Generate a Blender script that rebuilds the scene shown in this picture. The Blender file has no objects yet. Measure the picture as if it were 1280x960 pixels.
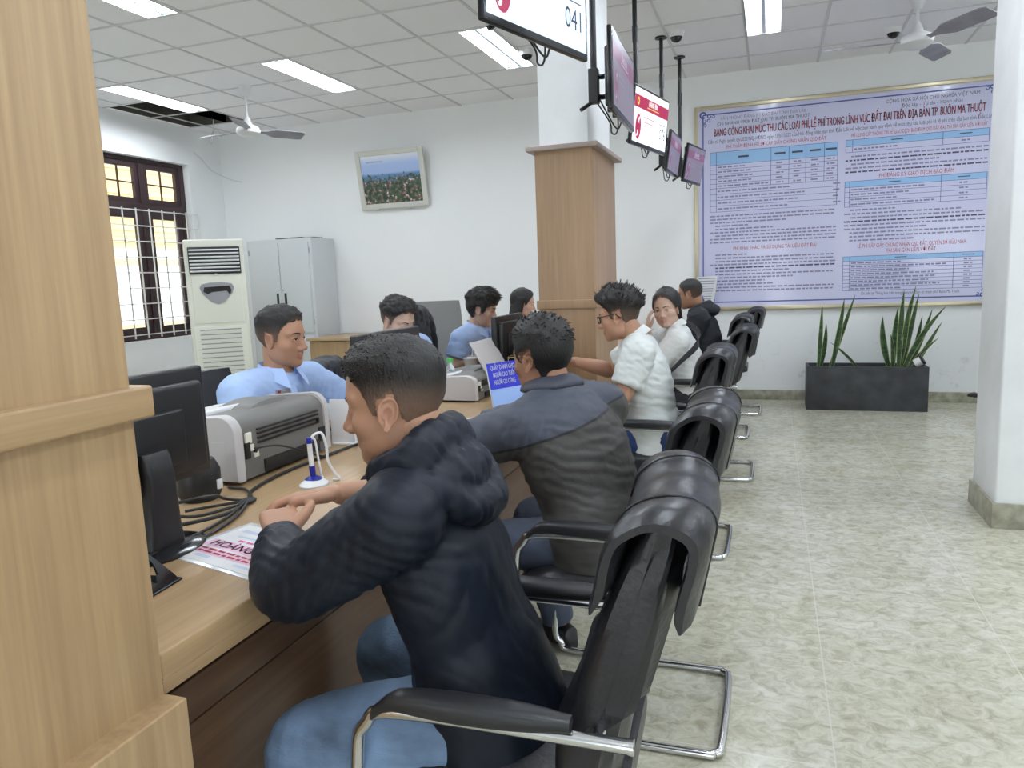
import bpy, math, random
import numpy as np
from mathutils import Vector, Matrix, Euler, noise

random.seed(7); np.random.seed(7)
SC = bpy.context.scene
COL = SC.collection
PI = math.pi
V = Vector

# ------------------------------------------------------------------ materials
def new_mat(name):
    m = bpy.data.materials.new(name); m.use_nodes = True
    nt = m.node_tree
    return m, nt, nt.nodes['Principled BSDF']

def mat(name, col, rough=.5, metal=0., spec=.5, bump=0., bscale=60., trans=0., alpha=1., coat=0., sheen=0., var=0., vscale=4., stretch=None):
    m, nt, b = new_mat(name)
    b.inputs['Base Color'].default_value = (*col, 1)
    b.inputs['Roughness'].default_value = rough
    b.inputs['Metallic'].default_value = metal
    b.inputs['Specular IOR Level'].default_value = spec
    b.inputs['Transmission Weight'].default_value = trans
    b.inputs['Alpha'].default_value = alpha
    b.inputs['Coat Weight'].default_value = coat
    b.inputs['Sheen Weight'].default_value = sheen
    if bump or var:
        tc = nt.nodes.new('ShaderNodeTexCoord')
        mp = nt.nodes.new('ShaderNodeMapping')
        if stretch: mp.inputs['Scale'].default_value = stretch
        nt.links.new(tc.outputs['Object'], mp.inputs['Vector'])
    if bump:
        n = nt.nodes.new('ShaderNodeTexNoise'); n.inputs['Scale'].default_value = bscale; n.inputs['Detail'].default_value = 4
        nt.links.new(mp.outputs['Vector'], n.inputs['Vector'])
        bp = nt.nodes.new('ShaderNodeBump'); bp.inputs['Strength'].default_value = bump; bp.inputs['Distance'].default_value = .01
        nt.links.new(n.outputs['Fac'], bp.inputs['Height']); nt.links.new(bp.outputs['Normal'], b.inputs['Normal'])
    if var:
        n2 = nt.nodes.new('ShaderNodeTexNoise'); n2.inputs['Scale'].default_value = vscale; n2.inputs['Detail'].default_value = 5
        nt.links.new(mp.outputs['Vector'], n2.inputs['Vector'])
        r = nt.nodes.new('ShaderNodeValToRGB')
        r.color_ramp.elements[0].position = .3; r.color_ramp.elements[1].position = .7
        r.color_ramp.elements[0].color = (*[max(0, c * (1 - var)) for c in col], 1)
        r.color_ramp.elements[1].color = (*[min(1, c * (1 + var)) for c in col], 1)
        nt.links.new(n2.outputs['Fac'], r.inputs['Fac']); nt.links.new(r.outputs['Color'], b.inputs['Base Color'])
    return m

def emit(name, col, s, base=(.02, .02, .02)):
    m, nt, b = new_mat(name)
    b.inputs['Base Color'].default_value = (*base, 1)
    b.inputs['Emission Color'].default_value = (*col, 1)
    b.inputs['Emission Strength'].default_value = s
    b.inputs['Roughness'].default_value = .3; b.inputs['Specular IOR Level'].default_value = .15
    return m

def wood(name, c1, c2, axis='Z', rough=.4, fine=70.):
    """laminate with fine streaks running along one axis of the object"""
    m, nt, b = new_mat(name)
    tc = nt.nodes.new('ShaderNodeTexCoord'); mp = nt.nodes.new('ShaderNodeMapping')
    s = {'X': (.035, 1, 1), 'Y': (1, .035, 1), 'Z': (1, 1, .035)}[axis]
    mp.inputs['Scale'].default_value = s
    nt.links.new(tc.outputs['Object'], mp.inputs['Vector'])
    n1 = nt.nodes.new('ShaderNodeTexNoise'); n1.inputs['Scale'].default_value = fine; n1.inputs['Detail'].default_value = 5; n1.inputs['Roughness'].default_value = .65
    n2 = nt.nodes.new('ShaderNodeTexNoise'); n2.inputs['Scale'].default_value = 9.; n2.inputs['Detail'].default_value = 3; n2.inputs['Distortion'].default_value = 1.2
    for n in (n1, n2): nt.links.new(mp.outputs['Vector'], n.inputs['Vector'])
    mx = nt.nodes.new('ShaderNodeMath'); mx.operation = 'MULTIPLY_ADD'; mx.inputs[1].default_value = .6
    ml = nt.nodes.new('ShaderNodeMath'); ml.operation = 'MULTIPLY'; ml.inputs[1].default_value = .4
    nt.links.new(n2.outputs['Fac'], ml.inputs[0]); nt.links.new(n1.outputs['Fac'], mx.inputs[0]); nt.links.new(ml.outputs[0], mx.inputs[2])
    r = nt.nodes.new('ShaderNodeValToRGB')
    r.color_ramp.elements[0].position = .36; r.color_ramp.elements[1].position = .64
    r.color_ramp.elements[0].color = (*c1, 1); r.color_ramp.elements[1].color = (*c2, 1)
    nt.links.new(mx.outputs[0], r.inputs['Fac']); nt.links.new(r.outputs['Color'], b.inputs['Base Color'])
    b.inputs['Roughness'].default_value = rough
    return m

M = {}
M['oak_z'] = wood('oak laminate upright', (.345, .225, .118), (.47, .325, .175), 'Z')
M['oak_y'] = wood('oak laminate along', (.345, .225, .118), (.47, .325, .175), 'Y', .32)
M['oak_x'] = wood('oak laminate across', (.345, .225, .118), (.47, .325, .175), 'X', .35)
M['oakcol'] = wood('brown oak laminate', (.30, .185, .10), (.40, .26, .15), 'Z')
M['brown'] = wood('dark brown laminate', (.085, .046, .026), (.135, .075, .042), 'Y', .3)
M['plaster'] = mat('white plaster', (.88, .895, .90), .75, bump=.05, bscale=12., var=.025, vscale=1.2)
M['white_paint'] = mat('white painted column', (.86, .88, .90), .55, bump=.06, bscale=25., var=.03, vscale=6.)
M['tilebase'] = mat('olive stone tile', (.34, .33, .25), .3, var=.35, vscale=16.)
M['black_leather'] = mat('black leather', (.014, .014, .017), .33, bump=.12, bscale=90.)
M['black_plastic'] = mat('black plastic', (.012, .012, .014), .42)
M['black_gloss'] = mat('black gloss plastic', (.006, .006, .008), .16)
M['pad'] = mat('black armrest pad', (.018, .019, .022), .36, bump=.05, bscale=200.)
M['chrome'] = mat('chrome steel', (.72, .73, .75), .14, 1.)
M['black_cloth'] = mat('black mesh cloth', (.012, .012, .016), .85, sheen=.2)
M['white_plastic'] = mat('white plastic', (.78, .79, .80), .35)
M['ivory'] = mat('ivory plastic', (.78, .78, .68), .4)
M['grey_plastic'] = mat('warm grey plastic', (.15, .145, .135), .45)
M['lgrey_plastic'] = mat('light grey plastic', (.55, .53, .53), .4)
M['mid_plastic'] = mat('mid grey plastic', (.32, .32, .34), .4)
M['steel_paint'] = mat('light grey enamel', (.60, .63, .65), .4, bump=.02, bscale=30.)
M['dark_frame'] = mat('dark brown window wood', (.035, .016, .018), .5, bump=.1, bscale=30.)
M['white_metal'] = mat('white painted iron', (.72, .72, .70), .45)
M['grid_metal'] = mat('ceiling grid metal', (.62, .62, .63), .5)
M['dark_void'] = mat('dark plenum', (.11, .105, .09), .9)
M['lens'] = mat('smoked dome plastic', (.01, .01, .012), .1)
M['paper'] = mat('white paper', (.82, .83, .85), .6)
M['blue'] = mat('royal blue print', (.02, .03, .55), .4)
M['light_blue'] = mat('pale blue print', (.30, .46, .85), .4)
M['navy_plastic'] = mat('blue plastic', (.01, .02, .28), .3)
M['gold'] = mat('pale gold frame', (.60, .54, .38), .3, .8)
M['board'] = mat('pale lilac board', (.62, .62, .82), .09)
M['silver_frame'] = mat('pale frame', (.62, .62, .57), .4, .1)
M['red_ink'] = mat('dark red ink', (.38, .02, .05), .5)
M['pink_ink'] = mat('pink ink', (.80, .10, .38), .5)
M['ink'] = mat('dark ink', (.06, .06, .12), .5)
M['mid_ink'] = mat('grey blue ink', (.22, .22, .36), .5)
M['blue_line'] = mat('blue rule', (.06, .09, .32), .5)
M['table_head'] = mat('light blue table head', (.30, .52, .80), .3)
M['stone_planter'] = mat('black stone', (.035, .037, .042), .55, var=.5, vscale=7., bump=.08, bscale=30.)
M['soil'] = mat('dark soil', (.03, .022, .015), .95, bump=.6, bscale=40.)
M['fabric_black'] = mat('black woven jacket', (.010, .011, .016), .75, bump=.2, bscale=30., sheen=.1)
M['cable'] = mat('black cable', (.012, .012, .013), .5)
M['cup'] = mat('milk tea cup', (.72, .66, .58), .4)
M['clear'] = mat('clear plastic', (.88, .92, .95), .08, trans=.85, spec=.4)
M['green_cap'] = mat('green cap', (.10, .50, .12), .4)
M['fan_white'] = mat('white enamel', (.74, .75, .76), .35)
M['fan_blade'] = mat('worn grey blade', (.27, .26, .30), .5, var=.25, vscale=6.)

# ------------------------------------------------------------------ mesh building
class MB:
    """collects shapes and links them as ONE mesh object"""
    def __init__(s): s.v = []; s.f = []; s.m = []; s.sm = []
    def add(s, vs, fs, mi=0, smooth=True, M4=None):
        o = len(s.v)
        if M4 is not None: vs = [M4 @ V(v) for v in vs]
        s.v += [tuple(v) for v in vs]
        for f in fs: s.f.append(tuple(i + o for i in f)); s.m.append(mi); s.sm.append(smooth)
        return s
    def box(s, c, d, mi=0, M4=None, bev=0., rot=None):
        x, y, z = d[0] / 2, d[1] / 2, d[2] / 2
        R = Matrix.Translation(V(c))
        if rot is not None: R = R @ Euler(rot).to_matrix().to_4x4()
        if M4 is not None: R = M4 @ R
        b = min(bev, x * .95, y * .95, z * .95)
        if b <= 0:
            vs = [(sx * x, sy * y, sz * z) for sx in (-1, 1) for sy in (-1, 1) for sz in (-1, 1)]
            return s.add(vs, [(0, 1, 3, 2), (4, 6, 7, 5), (0, 4, 5, 1), (2, 3, 7, 6), (0, 2, 6, 4), (1, 5, 7, 3)], mi, False, R)
        # rounded box: rounded-rect rings, two chamfer levels on top and bottom
        n = 4
        def ring(ix, iy, zz):
            pts = []
            for (cx, cy, a0) in ((1, 1, 0), (-1, 1, 90), (-1, -1, 180), (1, -1, 270)):
                for k in range(n + 1):
                    a = math.radians(a0 + 90 * k / n)
                    pts.append((cx * (x - b) + (b - ix) * math.cos(a) if True else 0, cy * (y - b) + (b - iy) * math.sin(a), zz))
            return pts
        rings = []
        for k in range(n + 1):
            a = PI / 2 * k / n
            rings.append(ring(b - b * math.sin(a), b - b * math.sin(a), -z + b - b * math.cos(a)))
        for k in range(n + 1):
            a = PI / 2 * (1 - k / n)
            rings.append(ring(b - b * math.sin(a), b - b * math.sin(a), z - b + b * math.cos(a)))
        return s.loft(rings, mi, M4=R)
    def loft(s, rings, mi=0, closed=True, caps=True, M4=None, smooth=True, loop=False):
        n = len(rings[0]); vs = [p for r in rings for p in r]; fs = []
        k = n if closed else n - 1
        R = len(rings)
        for i in range(R if loop else R - 1):
            j = (i + 1) % R
            for a in range(k):
                b = (a + 1) % n
                fs.append((i * n + a, i * n + b, j * n + b, j * n + a))
        if caps and closed and not loop:
            fs.append(tuple(range(n - 1, -1, -1))); fs.append(tuple((R - 1) * n + a for a in range(n)))
        return s.add(vs, fs, mi, smooth, M4)
    def tube(s, pts, r, n=10, mi=0, M4=None, loop=False, dens=1):
        pts = [V(p) for p in pts]
        rs = list(r) if hasattr(r, '__len__') else [r] * len(pts)
        if dens > 1: pts, rs = dense(pts, rs, dens)
        rings = frames(pts, rs, n, loop)
        return s.loft(rings, mi, M4=M4, loop=loop)
    def cyl(s, p0, p1, r0, r1=None, n=20, mi=0, M4=None):
        return s.tube([p0, p1], [r0, r0 if r1 is None else r1], n, mi, M4)
    def lathe(s, prof, n=28, mi=0, M4=None):
        rings = [[(r * math.cos(2 * PI * k / n), r * math.sin(2 * PI * k / n), z) for k in range(n)] for r, z in prof]
        return s.loft(rings, mi, M4=M4)
    def ell(s, c, d, n=20, mi=0, M4=None):
        prof = [(max(1e-4, math.sin(PI * k / (n // 2))), -math.cos(PI * k / (n // 2))) for k in range(n // 2 + 1)]
        R = Matrix.Translation(V(c)) @ Matrix.Diagonal((d[0], d[1], d[2], 1))
        if M4 is not None: R = M4 @ R
        return s.lathe(prof, n, mi, R)
    def prism(s, poly, h, mi=0, M4=None, smooth=False):
        """flat outline in XY extruded from 0 to h along Z"""
        n = len(poly)
        vs = [(p[0], p[1], 0) for p in poly] + [(p[0], p[1], h) for p in poly]
        fs = [tuple(range(n - 1, -1, -1)), tuple(range(n, 2 * n))] + [(a, (a + 1) % n, n + (a + 1) % n, n + a) for a in range(n)]
        return s.add(vs, fs, mi, smooth, M4)
    def quad(s, a, b, c, d, mi=0, M4=None): return s.add([a, b, c, d], [(0, 1, 2, 3)], mi, False, M4)
    def build(s, name, mats, parent=None, ang=38, loc=None):
        me = bpy.data.meshes.new(name)
        me.from_pydata(s.v, [], s.f)
        mats = mats if isinstance(mats, (list, tuple)) else [mats]
        for m in mats: me.materials.append(M[m] if isinstance(m, str) else m)
        me.polygons.foreach_set('material_index', s.m)
        me.polygons.foreach_set('use_smooth', s.sm)
        me.validate(); me.update()
        if ang: me.set_sharp_from_angle(angle=math.radians(ang))
        o = bpy.data.objects.new(name, me); COL.objects.link(o)
        if parent is not None: o.parent = parent
        if loc is not None: o.location = loc
        return o

def dense(pts, rs, k):
    """Catmull-Rom through the points"""
    P = [pts[0] * 2 - pts[1]] + list(pts) + [pts[-1] * 2 - pts[-2]]
    RR = [rs[0]] + list(rs) + [rs[-1]]
    op, orr = [], []
    for i in range(1, len(P) - 2):
        for j in range(k):
            t = j / k
            p0, p1, p2, p3 = P[i - 1], P[i], P[i + 1], P[i + 2]
            op.append(.5 * ((2 * p1) + (p2 - p0) * t + (2 * p0 - 5 * p1 + 4 * p2 - p3) * t * t + (3 * p1 - p0 - 3 * p2 + p3) * t ** 3))
            a, b = RR[i], RR[i + 1]; tt = t * t * (3 - 2 * t)
            orr.append(tuple(x + (y - x) * tt for x, y in zip(a, b)) if hasattr(a, '__len__') else a + (b - a) * tt)
    op.append(V(pts[-1])); orr.append(rs[-1])
    return op, orr

def frames(pts, rs, n, loop=False, lat=None):
    """rings of n points; radius may be a number or (across, along-normal). lat: wanted sideways direction"""
    N = len(pts); rings = []; prev = None
    for i, p in enumerate(pts):
        if loop: t = pts[(i + 1) % N] - pts[i - 1]
        else: t = pts[min(i + 1, N - 1)] - pts[max(i - 1, 0)]
        t = t.normalized() if t.length > 1e-9 else V((0, 0, 1))
        if lat is not None:
            u = V(lat[i] if isinstance(lat, list) else lat)
        elif prev is None: u = t.orthogonal()
        else: u = prev
        u = (u - t * u.dot(t)).normalized(); w = t.cross(u); prev = u
        r = rs[i]; ra, rb = r if hasattr(r, '__len__') else (r, r)
        rings.append([p + u * (ra * math.cos(2 * PI * k / n)) + w * (rb * math.sin(2 * PI * k / n)) for k in range(n)])
    return rings

def thing(name, label, cat, loc=(0, 0, 0), rz=0., group=None, kind=None):
    o = bpy.data.objects.new(name, None); COL.objects.link(o)
    o.empty_display_size = .1
    o.location = loc; o.rotation_euler = (0, 0, rz)
    return tag(o, label, cat, group, kind)

def tag(o, label=None, cat=None, group=None, kind=None):
    if label: o['label'] = label
    if cat: o['category'] = cat
    if group: o['group'] = group
    if kind: o['kind'] = kind
    return o

def dup(root, loc, rz=0., label=None, group=None):
    """a thing again: the Empty, its parts and their sub-parts are copied, meshes shared"""
    def cp(o, par):
        c = o.copy(); COL.objects.link(c); c.parent = par
        for ch in list(o.children): cp(ch, c)
        return c
    r = cp(root, None); r.location = loc; r.rotation_euler = (0, 0, rz)
    if label: r['label'] = label
    if group: r['group'] = group
    return r

def struct(o): o['kind'] = 'structure'; return o

_tc = {}
def text_geo(body, size, bold=False, align='CENTER', squeeze=1.):
    """flat lettering as verts and faces in XY"""
    key = (body, size, bold, align, squeeze)
    if key in _tc: return _tc[key]
    cu = bpy.data.curves.new('lettering', 'FONT'); cu.body = body; cu.size = size; cu.align_x = align; cu.align_y = 'CENTER'
    cu.resolution_u = 3
    o = bpy.data.objects.new('lettering', cu); COL.objects.link(o)
    bpy.context.view_layer.update()
    me = bpy.data.meshes.new_from_object(o.evaluated_get(bpy.context.evaluated_depsgraph_get()))
    vs = [(v.co.x * squeeze, v.co.y, v.co.z) for v in me.vertices]; fs = [tuple(p.vertices) for p in me.polygons]
    bpy.data.objects.remove(o); bpy.data.curves.remove(cu); bpy.data.meshes.remove(me)
    _tc[key] = (vs, fs)
    return vs, fs

def put_text(mb, body, size, M4, mi=0, bold=False, align='CENTER', fit=None):
    vs, fs = text_geo(body, size, bold, align)
    if fit and vs:
        w = max(v[0] for v in vs) - min(v[0] for v in vs)
        k = fit / w; vs = [(v[0] * k, v[1], v[2]) for v in vs]
    if bold:
        for dx, dy in ((size * .014, 0), (-size * .014, 0), (0, size * .012)): mb.add([(v[0] + dx, v[1] + dy, v[2]) for v in vs], fs, mi, False, M4)
    mb.add(vs, fs, mi, False, M4)

def basis(o, x, y, z=None):
    """matrix with given origin and axes"""
    x = V(x).normalized(); y = V(y); y = (y - x * y.dot(x)).normalized(); z = x.cross(y)
    m = Matrix((x, y, z)).transposed().to_4x4(); m.translation = V(o); return m
# ------------------------------------------------------------------ camera
CAMF = 927.; EYE = 1.34
def _n(v): v = np.array(v, float); return v / np.linalg.norm(v)
_Y = _n((325, 145, -CAMF)); _x = np.array((2660, -30, CAMF), float); _X = _n(_x - _Y * (_x @ _Y)); _Z = np.cross(_X, _Y)
cd = bpy.data.cameras.new('camera'); cam = bpy.data.objects.new('camera', cd); COL.objects.link(cam)
cam.matrix_world = Matrix([list(_X) + [0], list(_Y) + [0], list(_Z) + [EYE], [0, 0, 0, 1]])
cd.sensor_width = 36; cd.lens = 36 * CAMF / 1280; cd.clip_start = .05
SC.camera = cam
SC.view_settings.view_transform = 'Standard'; SC.view_settings.look = 'None'; SC.view_settings.gamma = 1; SC.view_settings.use_curve_mapping = False
SC.view_settings.exposure = 0.6
w = bpy.data.worlds.new('daylight'); SC.world = w; w.use_nodes = True
bg = w.node_tree.nodes['Background']; bg.inputs['Color'].default_value = (.86, .93, 1, 1); bg.inputs['Strength'].default_value = 2.6
SC.cycles.max_bounces = 9; SC.cycles.diffuse_bounces = 6; SC.cycles.glossy_bounces = 3; SC.cycles.transmission_bounces = 5
SC.cycles.sample_clamp_indirect = 6

# ------------------------------------------------------------------ room
XL, XR, YB, YF, CZ = -6.63, 5.2, 8.0, -4.0, 3.27
m, nt, b = new_mat('cream stone floor tiles')
tc = nt.nodes.new('ShaderNodeTexCoord'); sp = nt.nodes.new('ShaderNodeSeparateXYZ'); nt.links.new(tc.outputs['Object'], sp.inputs[0])
def N(t, **k):
    n = nt.nodes.new(t)
    for a, c in k.items(): setattr(n, a, c)
    return n
def math_(op, a, c=None):
    n = N('ShaderNodeMath', operation=op)
    for i, q in enumerate((a, c)):
        if q is None: continue
        if isinstance(q, (int, float)): n.inputs[i].default_value = q
        else: nt.links.new(q, n.inputs[i])
    return n.outputs[0]
def line(ax, off):
    return math_('LESS_THAN', math_('ABSOLUTE', math_('SUBTRACT', math_('FRACT', math_('ADD', math_('DIVIDE', math_('SUBTRACT', sp.outputs[ax], off), .6), 20.5)), .5)), .0035)
gr = math_('MAXIMUM', line('X', .178), line('Y', 2.0))
mp = N('ShaderNodeMapping'); mp.inputs['Scale'].default_value = (1, 1.25, 1); nt.links.new(tc.outputs['Object'], mp.inputs[0])
n1 = N('ShaderNodeTexNoise'); n1.inputs['Scale'].default_value = 17; n1.inputs['Detail'].default_value = 9; n1.inputs['Roughness'].default_value = .72; n1.inputs['Distortion'].default_value = .9
n2 = N('ShaderNodeTexNoise'); n2.inputs['Scale'].default_value = 3.2; n2.inputs['Detail'].default_value = 3
for q in (n1, n2): nt.links.new(mp.outputs[0], q.inputs['Vector'])
r1 = N('ShaderNodeValToRGB'); r1.color_ramp.elements[0].position = .36; r1.color_ramp.elements[0].color = (.385, .36, .28, 1)
r1.color_ramp.elements[1].position = .62; r1.color_ramp.elements[1].color = (.61, .60, .52, 1)
e = r1.color_ramp.elements.new(.49); e.color = (.51, .49, .40, 1)
r2 = N('ShaderNodeValToRGB'); r2.color_ramp.elements[0].position = .35; r2.color_ramp.elements[0].color = (.93, .93, .86, 1); r2.color_ramp.elements[1].position = .65; r2.color_ramp.elements[1].color = (1.06, 1.08, 1.08, 1)
nt.links.new(n1.outputs['Fac'], r1.inputs[0]); nt.links.new(n2.outputs['Fac'], r2.inputs[0])
mx = N('ShaderNodeMix', data_type='RGBA', blend_type='MULTIPLY'); mx.inputs[0].default_value = 1
nt.links.new(r1.outputs[0], mx.inputs[6]); nt.links.new(r2.outputs[0], mx.inputs[7])
m3 = N('ShaderNodeMix', data_type='RGBA'); m3.inputs[7].default_value = (.66, .65, .59, 1)
nt.links.new(math_('MULTIPLY', gr, .6), m3.inputs[0]); nt.links.new(mx.outputs[2], m3.inputs[6]); nt.links.new(m3.outputs[2], b.inputs['Base Color'])
b.inputs['Roughness'].default_value = .24; b.inputs['Specular IOR Level'].default_value = .45
M['floor'] = m

# plaster of the back wall: scuffs and damp marks low down
m, nt, b = new_mat('scuffed white plaster')
tc = nt.nodes.new('ShaderNodeTexCoord'); sp = nt.nodes.new('ShaderNodeSeparateXYZ'); nt.links.new(tc.outputs['Object'], sp.inputs[0])
n1 = N('ShaderNodeTexNoise'); n1.inputs['Scale'].default_value = 9; n1.inputs['Detail'].default_value = 8; n1.inputs['Roughness'].default_value = .7
nt.links.new(tc.outputs['Object'], n1.inputs['Vector'])
r1 = N('ShaderNodeValToRGB'); r1.color_ramp.elements[0].position = .56; r1.color_ramp.elements[0].color = (0, 0, 0, 1); r1.color_ramp.elements[1].position = .78; r1.color_ramp.elements[1].color = (1, 1, 1, 1)
nt.links.new(n1.outputs['Fac'], r1.inputs[0])
low = math_('MAXIMUM', math_('SUBTRACT', 1., math_('DIVIDE', sp.outputs['Z'], .85)), 0.)
mx = N('ShaderNodeMix', data_type='RGBA'); mx.inputs[6].default_value = (.88, .895, .90, 1); mx.inputs[7].default_value = (.36, .36, .34, 1)
nt.links.new(math_('MULTIPLY', r1.outputs[0], low), mx.inputs[0]); nt.links.new(mx.outputs[2], b.inputs['Base Color'])
b.inputs['Roughness'].default_value = .75
M['plaster_scuffed'] = m

struct(MB().box(((XL + XR) / 2, (YF + YB) / 2, -.05), (XR - XL + .4, YB - YF + .4, .1)).build('floor', 'floor'))
struct(MB().box(((XL + XR) / 2, YB + .1, CZ / 2 + .1), (XR - XL + .4, .2, CZ + .3)).build('wall_back', 'plaster_scuffed'))
q = MB()
for y0, y1, z0, z1 in ((1.0, YB, 0, CZ + .25), (YF, -2.5, 0, CZ + .25), (-2.5, 1.0, 0, .9), (-2.5, 1.0, 2.5, CZ + .25)): q.box((XR + .1, (y0 + y1) / 2, (z0 + z1) / 2), (.2, y1 - y0, z1 - z0))
struct(q.build('wall_right', 'plaster'))
q = MB()      # entrance wall behind the photographer: a doorway and two window openings
for x0, x1, z0, z1 in ((XL, -5., 0, CZ + .25), (-5., -2., 0, .9), (-5., -2., 2.4, CZ + .25), (-2., -.55, 0, CZ + .25), (-.55, .45, 2.1, CZ + .25), (.45, 1.6, 0, CZ + .25), (1.6, 4.6, 0, .9), (1.6, 4.6, 2.4, CZ + .25), (4.6, XR, 0, CZ + .25)): q.box(((x0 + x1) / 2, YF - .1, (z0 + z1) / 2), (x1 - x0, .2, z1 - z0))
struct(q.build('wall_front', 'plaster'))
# left wall with the window opening
WY0, WY1, WZ0, WZ1 = 6.13, 7.42, .80, 2.83
wl = MB()
def wl_box(y0, y1, z0, z1): wl.box((XL - .11, (y0 + y1) / 2, (z0 + z1) / 2), (.22, y1 - y0, z1 - z0))
wl_box(YF, WY0, 0, CZ + .25); wl_box(WY1, YB, 0, CZ + .25); wl_box(WY0, WY1, 0, WZ0); wl_box(WY0, WY1, WZ1, CZ + .25)
struct(wl.build('wall_left', 'plaster'))
struct(MB().box(((XL + XR) / 2, YB - .008, .05), (XR - XL, .016, .1), bev=.004).build('baseboard_back', 'tilebase'))
struct(MB().box((XL + .008, (YF + YB) / 2, .05), (.016, YB - YF - .04, .1), bev=.004).build('baseboard_left', 'tilebase'))

# ceiling: tiles on a metal grid, cells left open for lamps and for the missing tiles
GX = [.39 + .615 * k for k in range(-11, 8)]; GY = [6.87 - .6 * k for k in range(-1, 18)]
LAMPS = [(-2.215, 6.275), (-.083, 6.275), (-4.075, 6.275), (-5.91, 6.275), (-4.075, 3.875),
         (-2.215, 3.875), (-.083, 3.875), (1.775, 3.875), (1.775, 6.275), (-2.215, 1.475), (-.083, 1.475), (1.775, 1.475), (3.62, 3.875), (3.62, 6.275), (-4.075, 1.475), (-.083, -.925), (1.775, -.925), (-2.215, -.925)]
LW, LL = .28, 1.18
holes = [(x - LW / 2, x + LW / 2, y - LL / 2, y + LL / 2) for x, y in LAMPS]
gaps = [(-6.58, -6.06, 6.27, 7.47), (-6.06, -5.76, 6.88, 7.47)]
xs = sorted({XL, XR + .1} | {h[i] for h in holes + gaps for i in (0, 1)}); ys = sorted({YF, YB} | {h[i] for h in holes + gaps for i in (2, 3)})
ce = MB()
for i in range(len(xs) - 1):
    for j in range(len(ys) - 1):
        cx, cy = (xs[i] + xs[i + 1]) / 2, (ys[j] + ys[j + 1]) / 2
        if any(h[0] < cx < h[1] and h[2] < cy < h[3] for h in holes + gaps): continue
        ce.quad((xs[i], ys[j], CZ), (xs[i], ys[j + 1], CZ), (xs[i + 1], ys[j + 1], CZ), (xs[i + 1], ys[j], CZ))
M['ceil'] = mat('grey white ceiling tile', (.87, .865, .89), .85, bump=.05, bscale=80.)
ceil = struct(ce.build('ceiling', 'ceil'))
g = MB()
for x in GX:
    if not XL < x < XR: continue
    segs = [(YF, YB)]
    for h in holes:
        if h[0] + .002 < x < h[1] - .002:
            segs = [s for a, c in segs for s in ((a, min(c, h[2])), (max(a, h[3]), c)) if s[1] - s[0] > .01]
    for a, c in segs: g.box((x, (a + c) / 2, CZ - .003), (.02, c - a, .008))
for y in GY:
    if not YF < y < YB: continue
    segs = [(XL, XR)]
    for h in holes:
        if h[2] + .002 < y < h[3] - .002:
            segs = [s for a, c in segs for s in ((a, min(c, h[0])), (max(a, h[1]), c)) if s[1] - s[0] > .01]
    for a, c in segs: g.box(((a + c) / 2, y, CZ - .0028), (c - a, .02, .008))
g.build('ceiling_grid', 'grid_metal', ceil)
pl = MB()
for (a, b2, c, d) in gaps:
    for q in (((a, c), (b2, c)), ((b2, c), (b2, d)), ((b2, d), (a, d)), ((a, d), (a, c))):
        pl.quad((*q[0], CZ), (*q[1], CZ), (*q[1], CZ + .35), (*q[0], CZ + .35))
    pl.quad((a, c, CZ + .35), (b2, c, CZ + .35), (b2, d, CZ + .35), (a, d, CZ + .35))
pl.build('plenum', 'dark_void', ceil)
struct(MB().box(((XL + XR) / 2, (YF + YB) / 2, CZ + .5), (XR - XL + .4, YB - YF + .4, .1)).build('ceiling_slab', 'dark_void'))

# ------------------------------------------------------------------ ceiling lamps
M['tube_light'] = emit('cool fluorescent tube', (.87, .93, 1.), 62.)
M['reflector'] = mat('bright aluminium reflector', (.80, .83, .88), .22, .75)
def make_lamp():
    t = thing('ceiling_light', 'x', 'ceiling light', (0, 0, CZ))
    tr = MB(); hx, hy, d = LW / 2 - .001, LL / 2 - .001, .085
    # open tray with two troughs
    n = 8
    for s in (-1, 1):
        prof = [(s * hx / 2 + hx / 2 * .97 * math.cos(PI * k / n), .005 + d * math.sin(PI * k / n) ** .7) for k in range(n + 1)]
        for k in range(n):
            a, c = prof[k], prof[k + 1]
            tr.quad((a[0], -hy, a[1]), (a[0], hy, a[1]), (c[0], hy, c[1]), (c[0], -hy, c[1]))
    for s in (-1, 1): tr.box((0, s * (hy - .006), .045), (2 * hx, .012, .09))
    tr.build('reflector_tray', 'reflector', t)
    lo = MB()
    for k in range(13):
        lo.box((0, -hy + 2 * hy * (k + .5) / 13, .014), (2 * hx, .006, .026))
    lo.box((0, 0, .02), (.026, 2 * hy, .036))
    lo.build('louvre', 'reflector', t)
    fr = MB()
    for s in (-1, 1):
        fr.box((s * (hx - .004), 0, -.002), (.012, 2 * hy, .010)); fr.box((0, s * (hy - .006), -.002), (2 * hx - .016, .012, .010))
    fr.build('frame', 'fan_white', t)
    for s in (-1, 1): MB().cyl((s * hx / 2, -hy + .03, .022), (s * hx / 2, hy - .03, .022), .012, n=10).build('fluorescent_tube', 'tube_light', t)
    return t
lab = ['recessed twin-tube ceiling light just left of the white column top, under the large monitor', 'bright recessed ceiling light right of the hanging monitor poles, cut by the top edge',
       'long recessed ceiling light above the framed town picture, right of the far fan', 'recessed ceiling light beside the missing ceiling tiles near the window wall', 'recessed ceiling light at the upper left by the near wooden pillar top']
lamp0 = make_lamp()
for i, (x, y) in enumerate(LAMPS):
    l = lab[i] if i < len(lab) else 'recessed twin-tube ceiling light over the rest of the hall, beyond the picture edge'
    if i == 0: lamp0.location = (x, y, CZ); lamp0['label'] = l; lamp0['group'] = 'recessed ceiling lights'
    else: dup(lamp0, (x, y, CZ), 0, l, 'recessed ceiling lights')

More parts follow.
